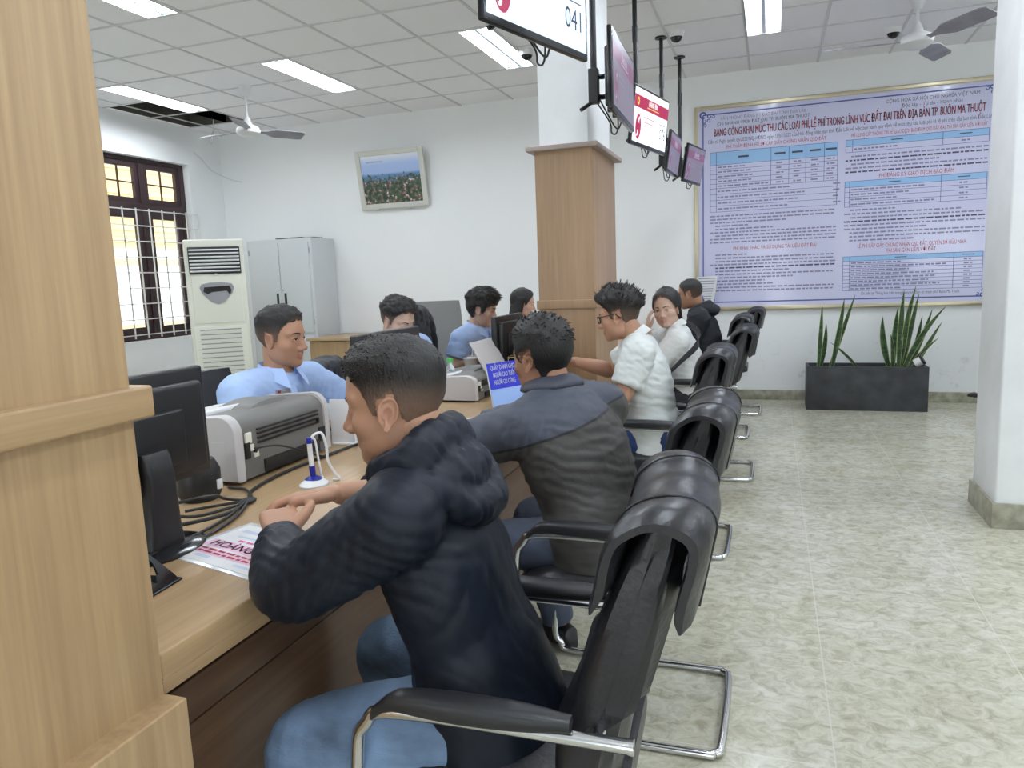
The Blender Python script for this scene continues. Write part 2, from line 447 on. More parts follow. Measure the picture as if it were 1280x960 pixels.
# ------------------------------------------------------------------ window, seen through to the house next door
win = struct(thing('window_1', None, None, (XL - .12, 0, 0)))
fr = MB()
def fb(y0, y1, z0, z1, t=.07, x=0): fr.box((x, (y0 + y1) / 2, (z0 + z1) / 2), (t, y1 - y0, z1 - z0), bev=.006)
fb(WY0, WY0 + .07, WZ0, WZ1); fb(WY1 - .07, WY1, WZ0, WZ1); fb(WY0 + .07, WY1 - .07, WZ0, WZ0 + .06); fb(WY0 + .07, WY1 - .07, WZ1 - .05, WZ1)
fb(WY0 + .07, WY1 - .07, 2.25, 2.33); fb(6.735, 6.805, WZ0 + .06, 2.25); fb(6.735, 6.805, 2.33, WZ1 - .05)
fr.build('window_frame', 'dark_frame', win)
def sash(y0, y1, z0, z1, s, bars):
    q = MB(); x = .0
    q.box((x, y0 + s / 2, (z0 + z1) / 2), (.045, s, z1 - z0), bev=.004); q.box((x, y1 - s / 2, (z0 + z1) / 2), (.045, s, z1 - z0), bev=.004)
    q.box((x, (y0 + y1) / 2, z0 + s / 2), (.045, y1 - y0 - 2 * s, s), bev=.004); q.box((x, (y0 + y1) / 2, z1 - s / 2), (.045, y1 - y0 - 2 * s, s), bev=.004)
    if bars:
        q.box((x, (y0 + y1) / 2, (z0 + z1) / 2), (.02, .014, z1 - z0 - 2 * s)); q.box((x, (y0 + y1) / 2, (z0 + z1) / 2), (.018, y1 - y0 - 2 * s, .014))
    o = q.build('sash', 'dark_frame', win)
    MB().box((0, (y0 + y1) / 2, (z0 + z1) / 2), (.004, y1 - y0 - 2 * s + .004, z1 - z0 - 2 * s + .004)).build('pane', 'pane', o)
m, nt, b = new_mat('window glass')
tr = N('ShaderNodeBsdfTransparent'); gl = N('ShaderNodeBsdfGlossy'); gl.inputs['Roughness'].default_value = .03
mxs = N('ShaderNodeMixShader'); mxs.inputs[0].default_value = .06
nt.links.new(tr.outputs[0], mxs.inputs[1]); nt.links.new(gl.outputs[0], mxs.inputs[2]); nt.links.new(mxs.outputs[0], nt.nodes['Material Output'].inputs['Surface'])
M['pane'] = m
sash(WY0 + .07, 6.735, 2.33, WZ1 - .05, .06, True); sash(6.805, WY1 - .07, 2.33, WZ1 - .05, .06, True)
sash(WY0 + .07, 6.735, WZ0 + .06, 2.25, .085, False); sash(6.805, WY1 - .07, WZ0 + .06, 2.25, .085, False)
gq = MB(); gx = .15
GZ0, GZ1 = .83, 2.26
ysg = [WY0 + .02 + (WY1 - WY0 + .02) * k / 7 for k in range(8)]
for y in ysg: gq.box((gx, y, (GZ0 + GZ1) / 2), (.012, .012, GZ1 - GZ0))
for k in range(9): gq.box((gx, (ysg[0] + ysg[-1]) / 2, GZ0 + .04 + (GZ1 - GZ0 - .06) * k / 8), (.012, ysg[-1] - ysg[0] + .012, .011))
for y in (ysg[0], ysg[-1]):
    for k in range(9):
        z = GZ0 + .04 + (GZ1 - GZ0 - .06) * k / 8
        gq.box((gx / 2 + .03, y, z), (gx - .06, .010, .010))
gq.build('window_grille', 'white_metal', win)
M['yellow_wall'] = mat('sunny yellow slats', (.80, .58, .26), .8)
M['house_white'] = mat('white outside wall', (.86, .86, .82), .8)
ho = MB()
ho.box((-9.3, 6.5, 1.0), (.2, 9, 2.0), 0)
for k in range(26): ho.box((-9.3 + .02 * (k % 2), 6.5, 2.0 + .09 * k + .045), (.16, 9, .085), 1)
ho.box((-9.19, 6.5, .78), (.04, 9, .16), 1); ho.box((-9.19, 6.5, 1.80), (.04, 9, .10), 1)
tag(ho.build('neighbouring_house', ['house_white', 'yellow_wall']), 'yellow slatted house wall outside the barred window', 'building')
struct(MB().box((-8.6, 4, -.1), (3.8, 14, .1)).build('outside_ground', 'house_white'))

# ------------------------------------------------------------------ columns
def column(y0, y1, x0, x1, name, label, zc, woodm, plinth):
    t = thing(name, label, 'column', ((x0 + x1) / 2, (y0 + y1) / 2, 0), 0, None, 'structure')
    hx, hy = (x1 - x0) / 2, (y1 - y0) / 2
    MB().box((0, 0, (CZ + zc) / 2), (2 * hx - .05, 2 * hy - .05, CZ - zc + .02)).build('upper_shaft', 'white_paint', t)
    MB().box((0, 0, zc / 2), (2 * hx, 2 * hy, zc), bev=.003).build('wood_cladding', woodm, t)
    MB().box((0, 0, zc + .012), (2 * hx + .08, 2 * hy + .08, .026), bev=.004).build('cap_shelf', 'cap_wood', t)
    MB().box((0, 0, 1.18 if not plinth else 1.172), (2 * hx + (.024 if not plinth else .045), 2 * hy + (.024 if not plinth else .045), .05), bev=.005).build('trim_band', woodm if not plinth else 'oak_y', t)
    if plinth: MB().box((0, 0, .345), (2 * hx + .09, 2 * hy + .004, .69), bev=.004).build('plinth', 'oak_z', t)
    return t
M['cap_wood'] = mat('grey brown cap', (.36, .29, .26), .5)
column(4.10, 4.73, -1.262, -.935, 'column', 'wood-clad column with white upper shaft behind the man in the white shirt', 2.03, 'oakcol', False)
column(.24, .872, -1.262, -.930, 'column', 'large light oak clad pillar filling the left edge in the foreground', 2.03, 'oak_z', True)
t = thing('column', 'white painted square pillar with stone tile base at the right edge', 'column', (1.42, 4.41, 0), 0, None, 'structure')
MB().box((0, 0, CZ / 2), (.70, .44, CZ), bev=.012).build('shaft', 'white_paint', t)
MB().box((0, 0, .065), (.73, .47, .13), bev=.003).build('tile_base', 'tilebase', t)
# ------------------------------------------------------------------ counters
def counter(y0, y1, label):
    t = thing('service_counter', label, 'counter', (-1.32, y0, 0), 0, 'service counters')
    L = y1 - y0
    MB().box((0, L / 2, .725), (.76, L, .05), bev=.006).build('countertop', 'oak_y', t)
    MB().box((.365, L / 2, .692), (.03, L, .026), bev=.003).build('nosing', 'oak_y', t)
    p = MB()
    p.box((.325, L / 2, .6725), (.02, L, .045)); p.box((.325, L / 2, .605), (.022, L - .01, .078), bev=.002); p.box((.325, L / 2, .3), (.022, L - .01, .525), bev=.002)
    p.box((.313, L / 2, .35), (.006, L, .65), 0)
    p.build('front_panel', 'brown', t)
    for yy in (.02, L - .02): MB().box((-.02, yy, .35), (.66, .03, .70)).build('side_panel', 'oak_z', t)
    k = max(2, int(L / .62)); q = MB()
    return t
counter(.88, 4.09, 'long light oak service counter with dark brown front where the customers sit')
counter(4.74, 7.9, 'far stretch of the oak counter beyond the wood-clad column')

# ------------------------------------------------------------------ visitor chairs
def make_chair():
    """faces +Y, floor at z=0"""
    t = thing('visitor_chair', 'x', 'chair')
    hw = .232
    fr = MB()
    def side(s): return [(s * .165, -.315, .014), (s * .222, -.297, .014), (s * hw, -.240, .014), (s * hw, .20, .014), (s * hw, .265, .045), (s * hw, .285, .12), (s * hw, .262, .50), (s * hw * 1.03, .235, .585), (s * hw * 1.05, .16, .618), (s * hw * 1.05, -.22, .612)]
    L = side(-1)[::-1] + side(1)
    pts = [V(p) for p in L]
    # rounded bends: subdivide through the corner points
    p2, r2 = dense(pts, [.0125] * len(pts), 6)
    fr.loft(frames(p2, r2, 10), 0)
    for s in (-1, 1):
        fr.cyl((s * hw * 1.05, -.22, .612), (s * hw * 1.05, -.228, .612), .0135, n=12)
    fr.cyl((-hw, .268, .40), (hw, .268, .40), .011, n=10)
    fr.cyl((-hw * 1.05, -.17, .612), (hw * 1.05, -.17, .612), .011, n=10)
    fr.build('chrome_frame', 'chrome', t)
    # seat cushion
    sm = MB(); rings = []
    for k in range(15):
        u = k / 14; y = -.20 + .47 * u
        e = min(1, math.sin(PI * min(max(u, .02), .98)) ** .35)
        hwid = .215 * (.93 + .07 * e); th = .055 * e + .006
        zc = .425 + .012 * u - .03 * max(0, u - .8) * 5 * .6
        ring = []
        for j in range(24):
            a = 2 * PI * j / 24; c, s_ = math.cos(a), math.sin(a)
            ring.append((hwid * math.copysign(abs(c) ** .35, c), y, zc + th * math.copysign(abs(s_) ** .6, s_)))
        rings.append(ring)
    sm.loft(rings); sm.build('seat', 'black_leather', t)
    MB().tube([(x, .262, .452 + .004 * math.cos(x * 9)) for x in np.linspace(-.2, .2, 9)], .006, 8).build('piping', 'black_plastic', t)
    # backrest shell, leaning back, pleats below the headrest
    bm = MB(); rings = []
    def axis(u):      # u 0..1 bottom to top -> (y, z)
        return (-.135 - .155 * u - .035 * math.sin(PI * u) * (-1 if u < .4 else -.4), .40 + .56 * u)
    nu, nj = 26, 44
    for i in range(nu + 1):
        u = i / nu; y, z = axis(u)
        e = min(1., (max(1e-3, math.sin(PI * (.03 + .94 * u)))) ** .32)
        wid = (.205 + .018 * math.sin(PI * min(1, u * 1.1))) * (.90 + .10 * e)
        th = .060 * e + .004
        ring = []
        for j in range(nj):
            a = 2 * PI * j / nj; c, s_ = math.cos(a), math.sin(a)
            x = wid * math.copysign(abs(c) ** .45, c)
            pl = 0.
            if s_ < -.25:      # rear side: gathered folds fanning down from the headrest
                f = max(0, (u - .12) / .88)
                pl = (.013 * abs(math.sin(x * 34 * (1 + .3 * (1 - u)) + 1.2)) - .006) * f ** .6 * min(1, (-s_ - .25) * 3)
            sd = max(0, min(1, (.55 - s_) * 2.2)) * min(1, max(0, (u - .04) * 2.2)) * max(0, min(1, (1.04 - u) * 5))
            gl = 1 - .085 * sd * (.5 + .5 * math.sin(a * 15 + 3.5 * u + .8 * math.sin(u * 5 + a * 2)))
            x *= 1 - .35 * (1 - gl)
            yy = y + (th * math.copysign(abs(s_) ** .7, s_)) * (gl if s_ < 0 else 1) * (1 - 1.2 * (1 - gl)) + pl + .018 * (x / .2) ** 2
            if abs(c) > .8: yy += .010 * sd * math.sin(a * 15 + 3.5 * u)
            ring.append((x, yy, z))
        rings.append(ring)
    bm.loft(rings); bm.build('backrest', 'black_leather', t)
    # folded headrest pad: a saddle over the top, longer at the back
    hm = MB()
    cy, cz = axis(.955)
    prof, nrmv = [], []
    for k in range(33):
        a = k / 32
        if a < .22: q = a / .22; prof.append((.083 - .004 * q, -.120 + .105 * q)); nrmv.append((1, 0))
        elif a < .62:
            q = (a - .22) / .40 * PI; prof.append((.079 * math.cos(q), .056 * math.sin(q) - .015)); nrmv.append((math.cos(q), math.sin(q)))
        else: q = (a - .62) / .38; prof.append((-.079 - .004 * q, -.015 - .125 * q)); nrmv.append((-1, 0))
    lean = .27
    rings = []
    nx = 22
    for i in range(nx + 1):
        u = i / nx * 2 - 1
        end = max(0, abs(u) - .86) / .14
        x = .222 * u
        sag = -.012 * math.cos(PI * u / 2) + .004 * math.cos(3 * PI * u) - .010 * end ** 2
        outer, inner = [], []
        for k, ((py, pz), (ny, nz)) in enumerate(zip(prof, nrmv)):
            ed = min(k, 32 - k); tk_ = (.030 if ed > 1 else (.020 if ed == 1 else .007)) * (1 - .55 * end ** 2)
            wob = .004 * noise.noise(V((x * 9, py * 14, pz * 14)))
            o_ = (py - ny * .010 * end ** 2 + ny * wob, pz + sag + nz * (wob - .008 * end ** 2)); i_ = (o_[0] - ny * tk_, o_[1] - nz * tk_)
            for lst, (yy, zz) in ((outer, o_), (inner, i_)): lst.append((x, cy + yy + lean * (-zz) * .9 + .018 * u * u, cz + .012 + zz))
        rings.append(outer + inner[::-1])
    hm.loft(rings)
    for u in (-.62, .62):      # stitched seams across the pad
        pts = []
        for (py, pz) in prof[5:]:
            sag = -.012 * math.cos(PI * u / 2) + .004 * math.cos(3 * PI * u)
            pts.append((.218 * u, cy + py * 1.012 + lean * (-(pz + sag)) * .9 + .018 * u * u, cz + .0135 + pz * 1.01 + sag))
        hm.tube(pts, .0022, 6)
    hm.build('headrest', 'black_leather', t)
    for s in (-1, 1):
        am = MB(); rings = []
        for i in range(17):
            u = i / 16; y = .215 - .345 * u
            e = math.sin(PI * min(.96, max(.04, u))) ** .3
            zc = .643 - .030 * max(0, 1 - u * 6) ** 2 - .004 * u
            rings.append([(s * hw * 1.06 + .027 * e * math.copysign(abs(math.cos(a)) ** .6, math.cos(a)), y, zc + .020 * e * math.copysign(abs(math.sin(a)) ** .6, math.sin(a))) for a in [2 * PI * j / 18 for j in range(18)]])
        am.loft(rings); am.build('armrest', 'pad', t)
    return t
CHX = -.435
chair_at = [(1.285, CHX, 3, 'nearest black leather cantilever chair, under the man in the dark hooded jacket'),
            (2.175, CHX - .0, 0, 'second black leather chair from the front, behind the man in the grey jacket'),
            (3.66, CHX - .07, 0, 'black leather chair holding the man in the white shirt and glasses'),
            (5.03, CHX + .01, 0, 'black leather chair behind the woman in white with the shoulder strap'),
            (6.28, CHX - .05, 0, 'black leather chair of the man in the black hooded top near the notice board'),
            (7.30, CHX + .03, 0, 'farthest black leather chair, just below the bottom edge of the notice board')]
ch0 = make_chair()
for i, (y, x, a, l) in enumerate(chair_at):
    if i == 0: ch0.location = (x, y, 0); ch0.rotation_euler.z = PI / 2 + math.radians(a); ch0['label'] = l; ch0['group'] = 'visitor chairs along the counter'
    else: dup(ch0, (x, y, 0), PI / 2 + math.radians(a), l, 'visitor chairs along the counter')

# ------------------------------------------------------------------ hanging screens
M['scr_bright'] = emit('bright pale blue screen', (.62, .82, 1.), 1.05)
M['scr_white'] = emit('white screen', (.88, .96, 1.), 1.0)
M['scr_red'] = emit('crimson screen area', (.42, .01, .08), .8)
M['scr_ink'] = emit('dark screen lettering', (.02, .02, .05), 1.)
M['scr_wt'] = emit('white screen lettering', (1, .95, .95), 1.)
M['scr_yel'] = emit('yellow screen flower', (1, .55, .1), 1.)
M['scr_lilac'] = emit('dim lilac screen', (.30, .27, .38), .45)
M['scr_pink'] = emit('dim magenta screen area', (.28, .10, .22), .5)
M['scr_pale'] = emit('dim white screen area', (.55, .57, .72), .6)
M['scr_grey'] = emit('dim grey lettering', (.22, .2, .34), .8)
def disc(mb, cx, cz, r, mi, d, n=28, sx=1., a0=0, a1=2 * PI):
    pts = [(cx + sx * r * math.cos(a0 + (a1 - a0) * k / n), d, cz + r * math.sin(a0 + (a1 - a0) * k / n)) for k in range(n + (0 if a1 - a0 > 6.2 else 1))]
    mb.add(pts, [tuple(range(len(pts)))], mi, False)
def rect(mb, x0, x1, z0, z1, mi, d): mb.quad((x0, d, z0), (x1, d, z0), (x1, d, z1), (x0, d, z1), mi)
def TX(x, z, d): return Matrix.Translation((x, d, z)) @ Matrix.Rotation(PI / 2, 4, 'X')
def hanging_screen(cx, cy, zb, W, Hh, ang, tilt, label, kind, px, py, num='076'):
    """screen looks along local -Y"""
    t = thing('hanging_screen', label, 'screen', (cx, cy, zb + Hh / 2), 0, 'queue number screens hanging from the ceiling')
    R = Euler((math.radians(tilt), 0, math.radians(ang))).to_matrix().to_4x4()
    body = MB()
    body.box((0, .012, 0), (W, .024, Hh), M4=R, bev=.006)
    body.box((0, .035, -.02), (W * .80, .03, Hh * .74), M4=R, bev=.012)
    o = body.build('casing', 'black_gloss', t)
    bz = .016; d = -.0015; x0, x1, z0, z1 = -W / 2 + bz, W / 2 - bz, -Hh / 2 + bz * 1.5, Hh / 2 - bz
    s = MB(); w, h = x1 - x0, z1 - z0
    mats = ['scr_bright', 'scr_red', 'scr_wt', 'scr_ink', 'scr_yel', 'scr_white'] if kind in (1, 3) else ['scr_lilac', 'scr_pink', 'scr_pale', 'scr_grey', 'scr_pink', 'scr_pale']
    rect(s, x0, x1, z0, z1, 0 if num == '041' else (5 if kind == 3 else 0), d)
    d2 = d - .0006
    if kind == 1:
        rect(s, x0, x1, z1 - .36 * h, z1 - .10 * h, 1, d2)
        disc(s, x0 + .15 * w, z0 + .36 * h, .165 * h, 1, d2, sx=.75)
        disc(s, x0 + .185 * w, z0 + .42 * h, .10 * h, 0, d2 - .0004, sx=.75)
        put_text(s, '041', .115, TX(x0 + .80 * w, z0 + .44 * h, d2), 3, fit=.17 * w)
        for k in range(3): rect(s, x0 + .72 * w, x0 + (.84 + .03 * k) * w, z0 + (.555 + .03 * k) * h, z0 + (.568 + .03 * k) * h, 3, d2)
    else:
        rect(s, x0, x1, z1 - .36 * h, z1 - .13 * h, 1, d2)
        disc(s, x0 + .10 * w, z1 - .24 * h, .075 * h, 4, d2 - .0004, sx=.75); disc(s, x0 + .10 * w, z1 - .24 * h, .035 * h, 1, d2 - .0008, sx=.75)
        put_text(s, 'BẢNG ĐK', .05, TX(x0 + .53 * w, z1 - .215 * h, d2 - .0004), 2, True, fit=.26 * w)
        rect(s, x0 + .36 * w, x0 + .72 * w, z1 - .305 * h, z1 - .288 * h, 4 if kind == 3 else 2, d2 - .0004)
        cx_, cz_ = x0 + .14 * w, z0 + .29 * h
        disc(s, cx_, cz_, .235 * h, 1, d2, sx=.62)
        disc(s, cx_ + .02 * w, cz_ + .13 * h, .062 * h, 2, d2 - .0004, sx=.7); disc(s, cx_ + .035 * w, cz_ + .105 * h, .05 * h, 1, d2 - .0008, sx=.7)
        disc(s, cx_ - .025 * w, cz_ - .12 * h, .062 * h, 2, d2 - .0004, sx=.7); disc(s, cx_ - .04 * w, cz_ - .10 * h, .05 * h, 1, d2 - .0008, sx=.7)
        for k, (a, c) in enumerate(((.27, .60), (.27, .54))): rect(s, x0 + a * w, x0 + c * w, z0 + (.50 - .09 * k) * h, z0 + (.515 - .09 * k) * h, 3 if kind != 3 else 1, d2)
        rect(s, x0 + .74 * w, x0 + .95 * w, z0 + .49 * h, z0 + .503 * h, 3, d2)
        if kind == 3: put_text(s, num, .105, TX(x0 + .865 * w, z0 + .30 * h, d2), 3, False, fit=.18 * w)
        else: put_text(s, '076', .06, TX(x0 + .84 * w, z0 + .30 * h, d2), 3)
    so = s.build('screen', mats, t, ang=0); so.matrix_basis = R
    # pole and bracket
    lx, ly, top = px - cx, py - cy, CZ - (zb + Hh / 2)
    p = MB(); p.cyl((lx, ly, -.05), (lx, ly, top), .0165, n=14); p.cyl((lx, ly, top - .012), (lx, ly, top - .001), .05, n=20)
    p.cyl((lx, ly, .55), (lx, ly, .66), .020, n=14)
    p.build('ceiling_pole', 'black_plastic', t)
    br = MB(); back = R @ V((0, .055, 0))
    br.box((lx, ly, .0), (.05, .05, .17), bev=.004)
    br.box(tuple(back), (.20, .012, .20), M4=Matrix.Identity(4), rot=(0, 0, math.radians(ang)), bev=.002)
    for dz in (-.05, .05): br.tube([(lx, ly, dz), (lx * .6 + back.x * .4, ly * .6 + back.y * .4 + .03, dz), tuple(back + V((0, 0, dz)))], .013, 8)
    for k in (-1, 1): br.box(tuple(R @ V((.07 * k, .062, 0))), (.022, .02, .30), rot=(0, 0, math.radians(ang)), bev=.002)
    br.cyl((lx, ly, -.07), (lx - .06, ly - .05, -.12), .010, n=8)
    br.build('bracket', 'black_plastic', t)
    cb = MB(); zc = -Hh / 2
    q = R @ V((.10, .05, zc + .06))
    loop = [q, q + V((.0, 0, -.07)), q + V((-.02, .03, -.095)), q + V((-.045, .05, -.08)), q + V((-.05, .03, -.03)), V((lx, ly, -.06))]
    dp, dr = dense(loop, [.004] * len(loop), 6); cb.loft(frames(dp, dr, 7))
    loop = [q + V((.02, 0, 0)), q + V((.01, .02, -.05)), q + V((-.02, .03, -.06)), V((lx + .02, ly, -.05))]
    dp, dr = dense(loop, [.004] * len(loop), 6); cb.loft(frames(dp, dr, 7))
    cb.build('cable', 'cable', t)
    return t
hanging_screen(-.770, 2.625, 2.15, .65, .375, 73, 0, 'large screen showing 041 hanging at the top centre edge', 3, -.90, 2.66, '041')
hanging_screen(-.720, 3.92, 2.11, .66, .375, 91.3, 0, 'hanging screen seen nearly edge-on in front of the white column shaft', 2, -.874, 3.92)
hanging_screen(-.815, 5.46, 2.20, .69, .385, 78.5, 6, 'hanging screen with crimson header and number 076', 3, -.925, 5.49)
hanging_screen(-.785, 6.57, 2.15, .56, .33, 88, 8, 'small lilac screen hanging directly behind the one reading 076', 2, -.890, 6.57)
hanging_screen(-.675, 7.16, 2.13, .52, .33, 78.5, 10, 'farthest hanging screen, overlapping the notice board edge', 2, -.815, 7.22)

# ------------------------------------------------------------------ notice board
BX0, BX1, BZ0, BZ1 = -.755, 1.99, .925, 2.965
bt = thing('notice_board', 'large pale notice board of red headings and fee tables on the back wall', 'notice board', ((BX0 + BX1) / 2, YB, (BZ0 + BZ1) / 2))
bw, bh = BX1 - BX0, BZ1 - BZ0
MB().box((0, -.014, 0), (bw - .06, .024, bh - .06)).build('panel', 'board', bt)
f = MB()
for s in (-1, 1):
    f.box((s * (bw / 2 - .02), -.02, 0), (.04, .04, bh), bev=.008); f.box((0, -.02, s * (bh / 2 - .02)), (bw - .08, .04, .04), bev=.008)
f.build('gold_frame', 'gold', bt)
pr = MB(); D = -.0266
def BT(x, z, d=D): return Matrix.Translation((x, d, z)) @ Matrix.Rotation(PI / 2, 4, 'X')
def brect(x0, x1, z0, z1, mi, d=D): pr.quad((x0, d, z0), (x1, d, z0), (x1, d, z1), (x0, d, z1), mi)
# 0 red 1 ink 2 grey ink 3 blue rule 4 table head
ix, iz = bw / 2 - .085, bh / 2 - .085
for s in (-1, 1):
    brect(-ix, ix, s * iz - .006, s * iz + .006, 3); brect(s * ix - .006, s * ix + .006, -iz, iz, 3)
    for s2 in (-1, 1):      # corner scrolls
        for k, (dx, dz, r) in enumerate(((0, 0, .035), (.06, .012, .022), (.012, .06, .022), (.10, .02, .016), (.02, .10, .016), (.055, .055, .018))):
            cx_, cz_ = s * (ix - dx), s2 * (iz - dz)
            n = 12
            pts = [(cx_ + rr * math.cos(a), D - .0003, cz_ + rr * math.sin(a)) for a in [PI * 1.7 * j / n + k for j in range(n + 1)] for rr in (r, r * .55)]
            for j in range(n): pr.add([pts[2 * j], pts[2 * j + 1], pts[2 * j + 3], pts[2 * j + 2]], [(0, 1, 2, 3)], 3, False)
xl, xr, mid = -ix + .07, ix - .07, .005
Zt = bh / 2
put_text(pr, 'VĂN PHÒNG ĐĂNG KÝ ĐẤT ĐAI TỈNH ĐẮK LẮK', .046, BT(-.72, Zt - .135), 2, False, fit=.80)
put_text(pr, 'CHI NHÁNH VPĐK ĐẤT ĐAI TP. BUÔN MA THUỘT', .046, BT(-.72, Zt - .185), 1, False, fit=.86)
put_text(pr, 'CỘNG HÒA XÃ HỘI CHỦ NGHĨA VIỆT NAM', .046, BT(.75, Zt - .135), 1, False, fit=.76)
put_text(pr, 'Độc lập - Tự do - Hạnh phúc', .046, BT(.75, Zt - .185), 1, False, fit=.50)
put_text(pr, 'BẢNG CÔNG KHAI MỨC THU CÁC LOẠI PHÍ, LỆ PHÍ TRONG LĨNH VỰC ĐẤT ĐAI TRÊN ĐỊA BÀN TP. BUÔN MA THUỘT', .105, BT(0, Zt - .268), 0, True, fit=2.36)
put_text(pr, 'Căn cứ Nghị quyết 06/2022/NQ-HĐND ngày 15/07/2022 của Hội đồng nhân dân tỉnh Đắk Lắk về việc ban hành quy định về mức thu các loại phí và lệ phí trên địa bàn tỉnh Đắk Lắk', .050, BT(0, Zt - .350), 1, False, fit=2.48)
rnd = random.Random(3)
def greek(x0, x1, z, h=.014, mi=2):
    """a line of print too small to read: word-long dashes"""
    x = x0
    while x < x1 - .012:
        w = min(rnd.uniform(.018, .062), x1 - x)
        brect(x, x + w, z - h / 2, z + h / 2, mi); x += w + .011
def para(x0, x1, z, n, step=.034, first=.05):
    for k in range(n):
        greek(x0 + (first if rnd.random() < .5 else 0), x1 if rnd.random() < .65 else x0 + (x1 - x0) * rnd.uniform(.2, .85), z - k * step, mi=1 if rnd.random() < .15 else 2)
def table(x0, x1, z1, rows, cols, rh, head=.07, text=True):
    z0 = z1 - head - rows * rh
    brect(x0, x1, z1 - head, z1, 4, D)
    for x in [x0, x1] + [x0 + c * (x1 - x0) for c in cols]: brect(x - .0022, x + .0022, z0, z1, 3, D - .0003)
    for k in range(rows + 1): brect(x0, x1, z1 - head - k * rh - .0018, z1 - head - k * rh + .0018, 3, D - .0003)
    brect(x0, x1, z1 - .002, z1 + .002, 3, D - .0003)
    cs = [0] + cols + [1]
    for k in range(rows):
        z = z1 - head - (k + .5) * rh
        a, c = x0 + cs[1] * (x1 - x0) + .012, x0 + cs[2] * (x1 - x0) - .012
        greek(a, a + (c - a) * rnd.uniform(.4, .98), z)
        for j in range(2, len(cs) - 1):
            m_ = x0 + (cs[j] + cs[j + 1]) / 2 * (x1 - x0); greek(m_ - .035, m_ + .035, z)
    for j in range(1, len(cs) - 1):
        m_ = x0 + (cs[j] + cs[j + 1]) / 2 * (x1 - x0); brect(m_ - .05, m_ + .05, z1 - head * .55, z1 - head * .4, 1, D - .0003)
put_text(pr, 'PHÍ THẨM ĐỊNH HỒ SƠ CẤP GIẤY CHỨNG NHẬN QSD ĐẤT', .048, BT(-.60, Zt - .412), 0, False, fit=.92)
table(xl, mid - .04, Zt - .455, 5, [.05, .49, .63, .76, .90], .046, .125)
table(xl, mid - .04, Zt - .455 - .125 - .23, 4, [.05, .999], .058, .0)
para(xl, mid - .04, Zt - 1.085, 9, .033)
put_text(pr, 'PHÍ KHAI THÁC VÀ SỬ DỤNG TÀI LIỆU ĐẤT ĐAI', .050, BT(-.60, Zt - 1.415), 0, False, fit=.78)
para(xl, mid - .04, Zt - 1.475, 12, .033)
put_text(pr, 'PHÍ CUNG CẤP THÔNG TIN VỀ GIAO DỊCH BẢO ĐẢM QSD ĐẤT ĐAI, TÀI SẢN GẮN LIỀN VỚI ĐẤT', .048, BT(.64, Zt - .412), 0, False, fit=1.12)
table(mid + .03, xr, Zt - .450, 1, [.05, .69], .055, .06)
para(mid + .03, xr, Zt - .605, 5, .036)
put_text(pr, 'PHÍ ĐĂNG KÝ GIAO DỊCH BẢO ĐẢM', .052, BT(.64, Zt - .800), 0, False, fit=.62)
table(mid + .03, xr, Zt - .835, 4, [.035, .69], .046, .055)
para(mid + .03, xr, Zt - 1.105, 9, .036)
put_text(pr, 'LỆ PHÍ CẤP GIẤY CHỨNG NHẬN QSD ĐẤT, QUYỀN SỞ HỮU NHÀ,', .052, BT(.62, Zt - 1.450), 0, False, fit=.92)
put_text(pr, 'TÀI SẢN GẮN LIỀN VỚI ĐẤT', .052, BT(.62, Zt - 1.503), 0, False, fit=.42)
table(mid + .03, xr, Zt - 1.545, 8, [.05, .80], .0355, .045)
put_text(pr, 'Chi tiết tại Thông báo trên trang thông tin điện tử thành phố Buôn Ma Thuột', .040, BT(.62, Zt - 1.905), 1, False, fit=.84)
pr.build('printed_text', ['red_ink', 'ink', 'mid_ink', 'blue_line', 'table_head'], bt, ang=0)
# sheet hanging at the board
sh = MB()
sh.add([(-.735, 7.93, 1.275), (-.525, 7.93, 1.285), (-.545, 7.945, 1.12), (-.575, 7.95, .985), (-.635, 7.95, .985), (-.69, 7.945, 1.12)], [(0, 1, 2, 5), (5, 2, 3, 4)], 0)
sh.add([(-.735, 7.934, 1.275), (-.525, 7.934, 1.285), (-.545, 7.949, 1.12), (-.575, 7.954, .985), (-.635, 7.954, .985), (-.69, 7.949, 1.12)], [(5, 2, 1, 0), (4, 3, 2, 5)], 0)
for k in range(9):
    z = 1.255 - k * .026; wd = .19 - k * .011
    sh.quad((-.63 - wd / 2 + .01, 7.9305 + k * .002 - .003, z), (-.63 + wd / 2 - .01, 7.9305 + k * .002 - .003, z), (-.63 + wd / 2 - .01, 7.9305 + k * .002 - .003, z + .006), (-.63 - wd / 2 + .01, 7.9305 + k * .002 - .003, z + .006), 1)
tag(sh.build('hanging_paper_sheet', ['paper', 'mid_ink']), 'white printed sheet hanging over the lower left corner of the notice board', 'paper')

# ------------------------------------------------------------------ framed town picture, leaning off the wall
m, nt, b = new_mat('aerial town print')
tc = nt.nodes.new('ShaderNodeTexCoord'); sp = N('ShaderNodeSeparateXYZ'); nt.links.new(tc.outputs['Object'], sp.inputs[0])
rs = N('ShaderNodeValToRGB'); cr = rs.color_ramp
for p_, c_ in ((.0, (.05, .07, .05)), (.36, (.07, .10, .09)), (.50, (.10, .17, .24)), (.58, (.12, .25, .48)), (.62, (.38, .50, .78)), (.78, (.42, .56, .86)), (1., (.20, .42, .86))):
    e = cr.elements.new(p_); e.color = (*c_, 1)
cr.elements.remove(cr.elements[0])
zz = math_('DIVIDE', math_('ADD', sp.outputs['Z'], .3), .6)
nt.links.new(zz, rs.inputs[0])
vo = N('ShaderNodeTexVoronoi'); vo.inputs['Scale'].default_value = 30; nt.links.new(tc.outputs['Object'], vo.inputs['Vector'])
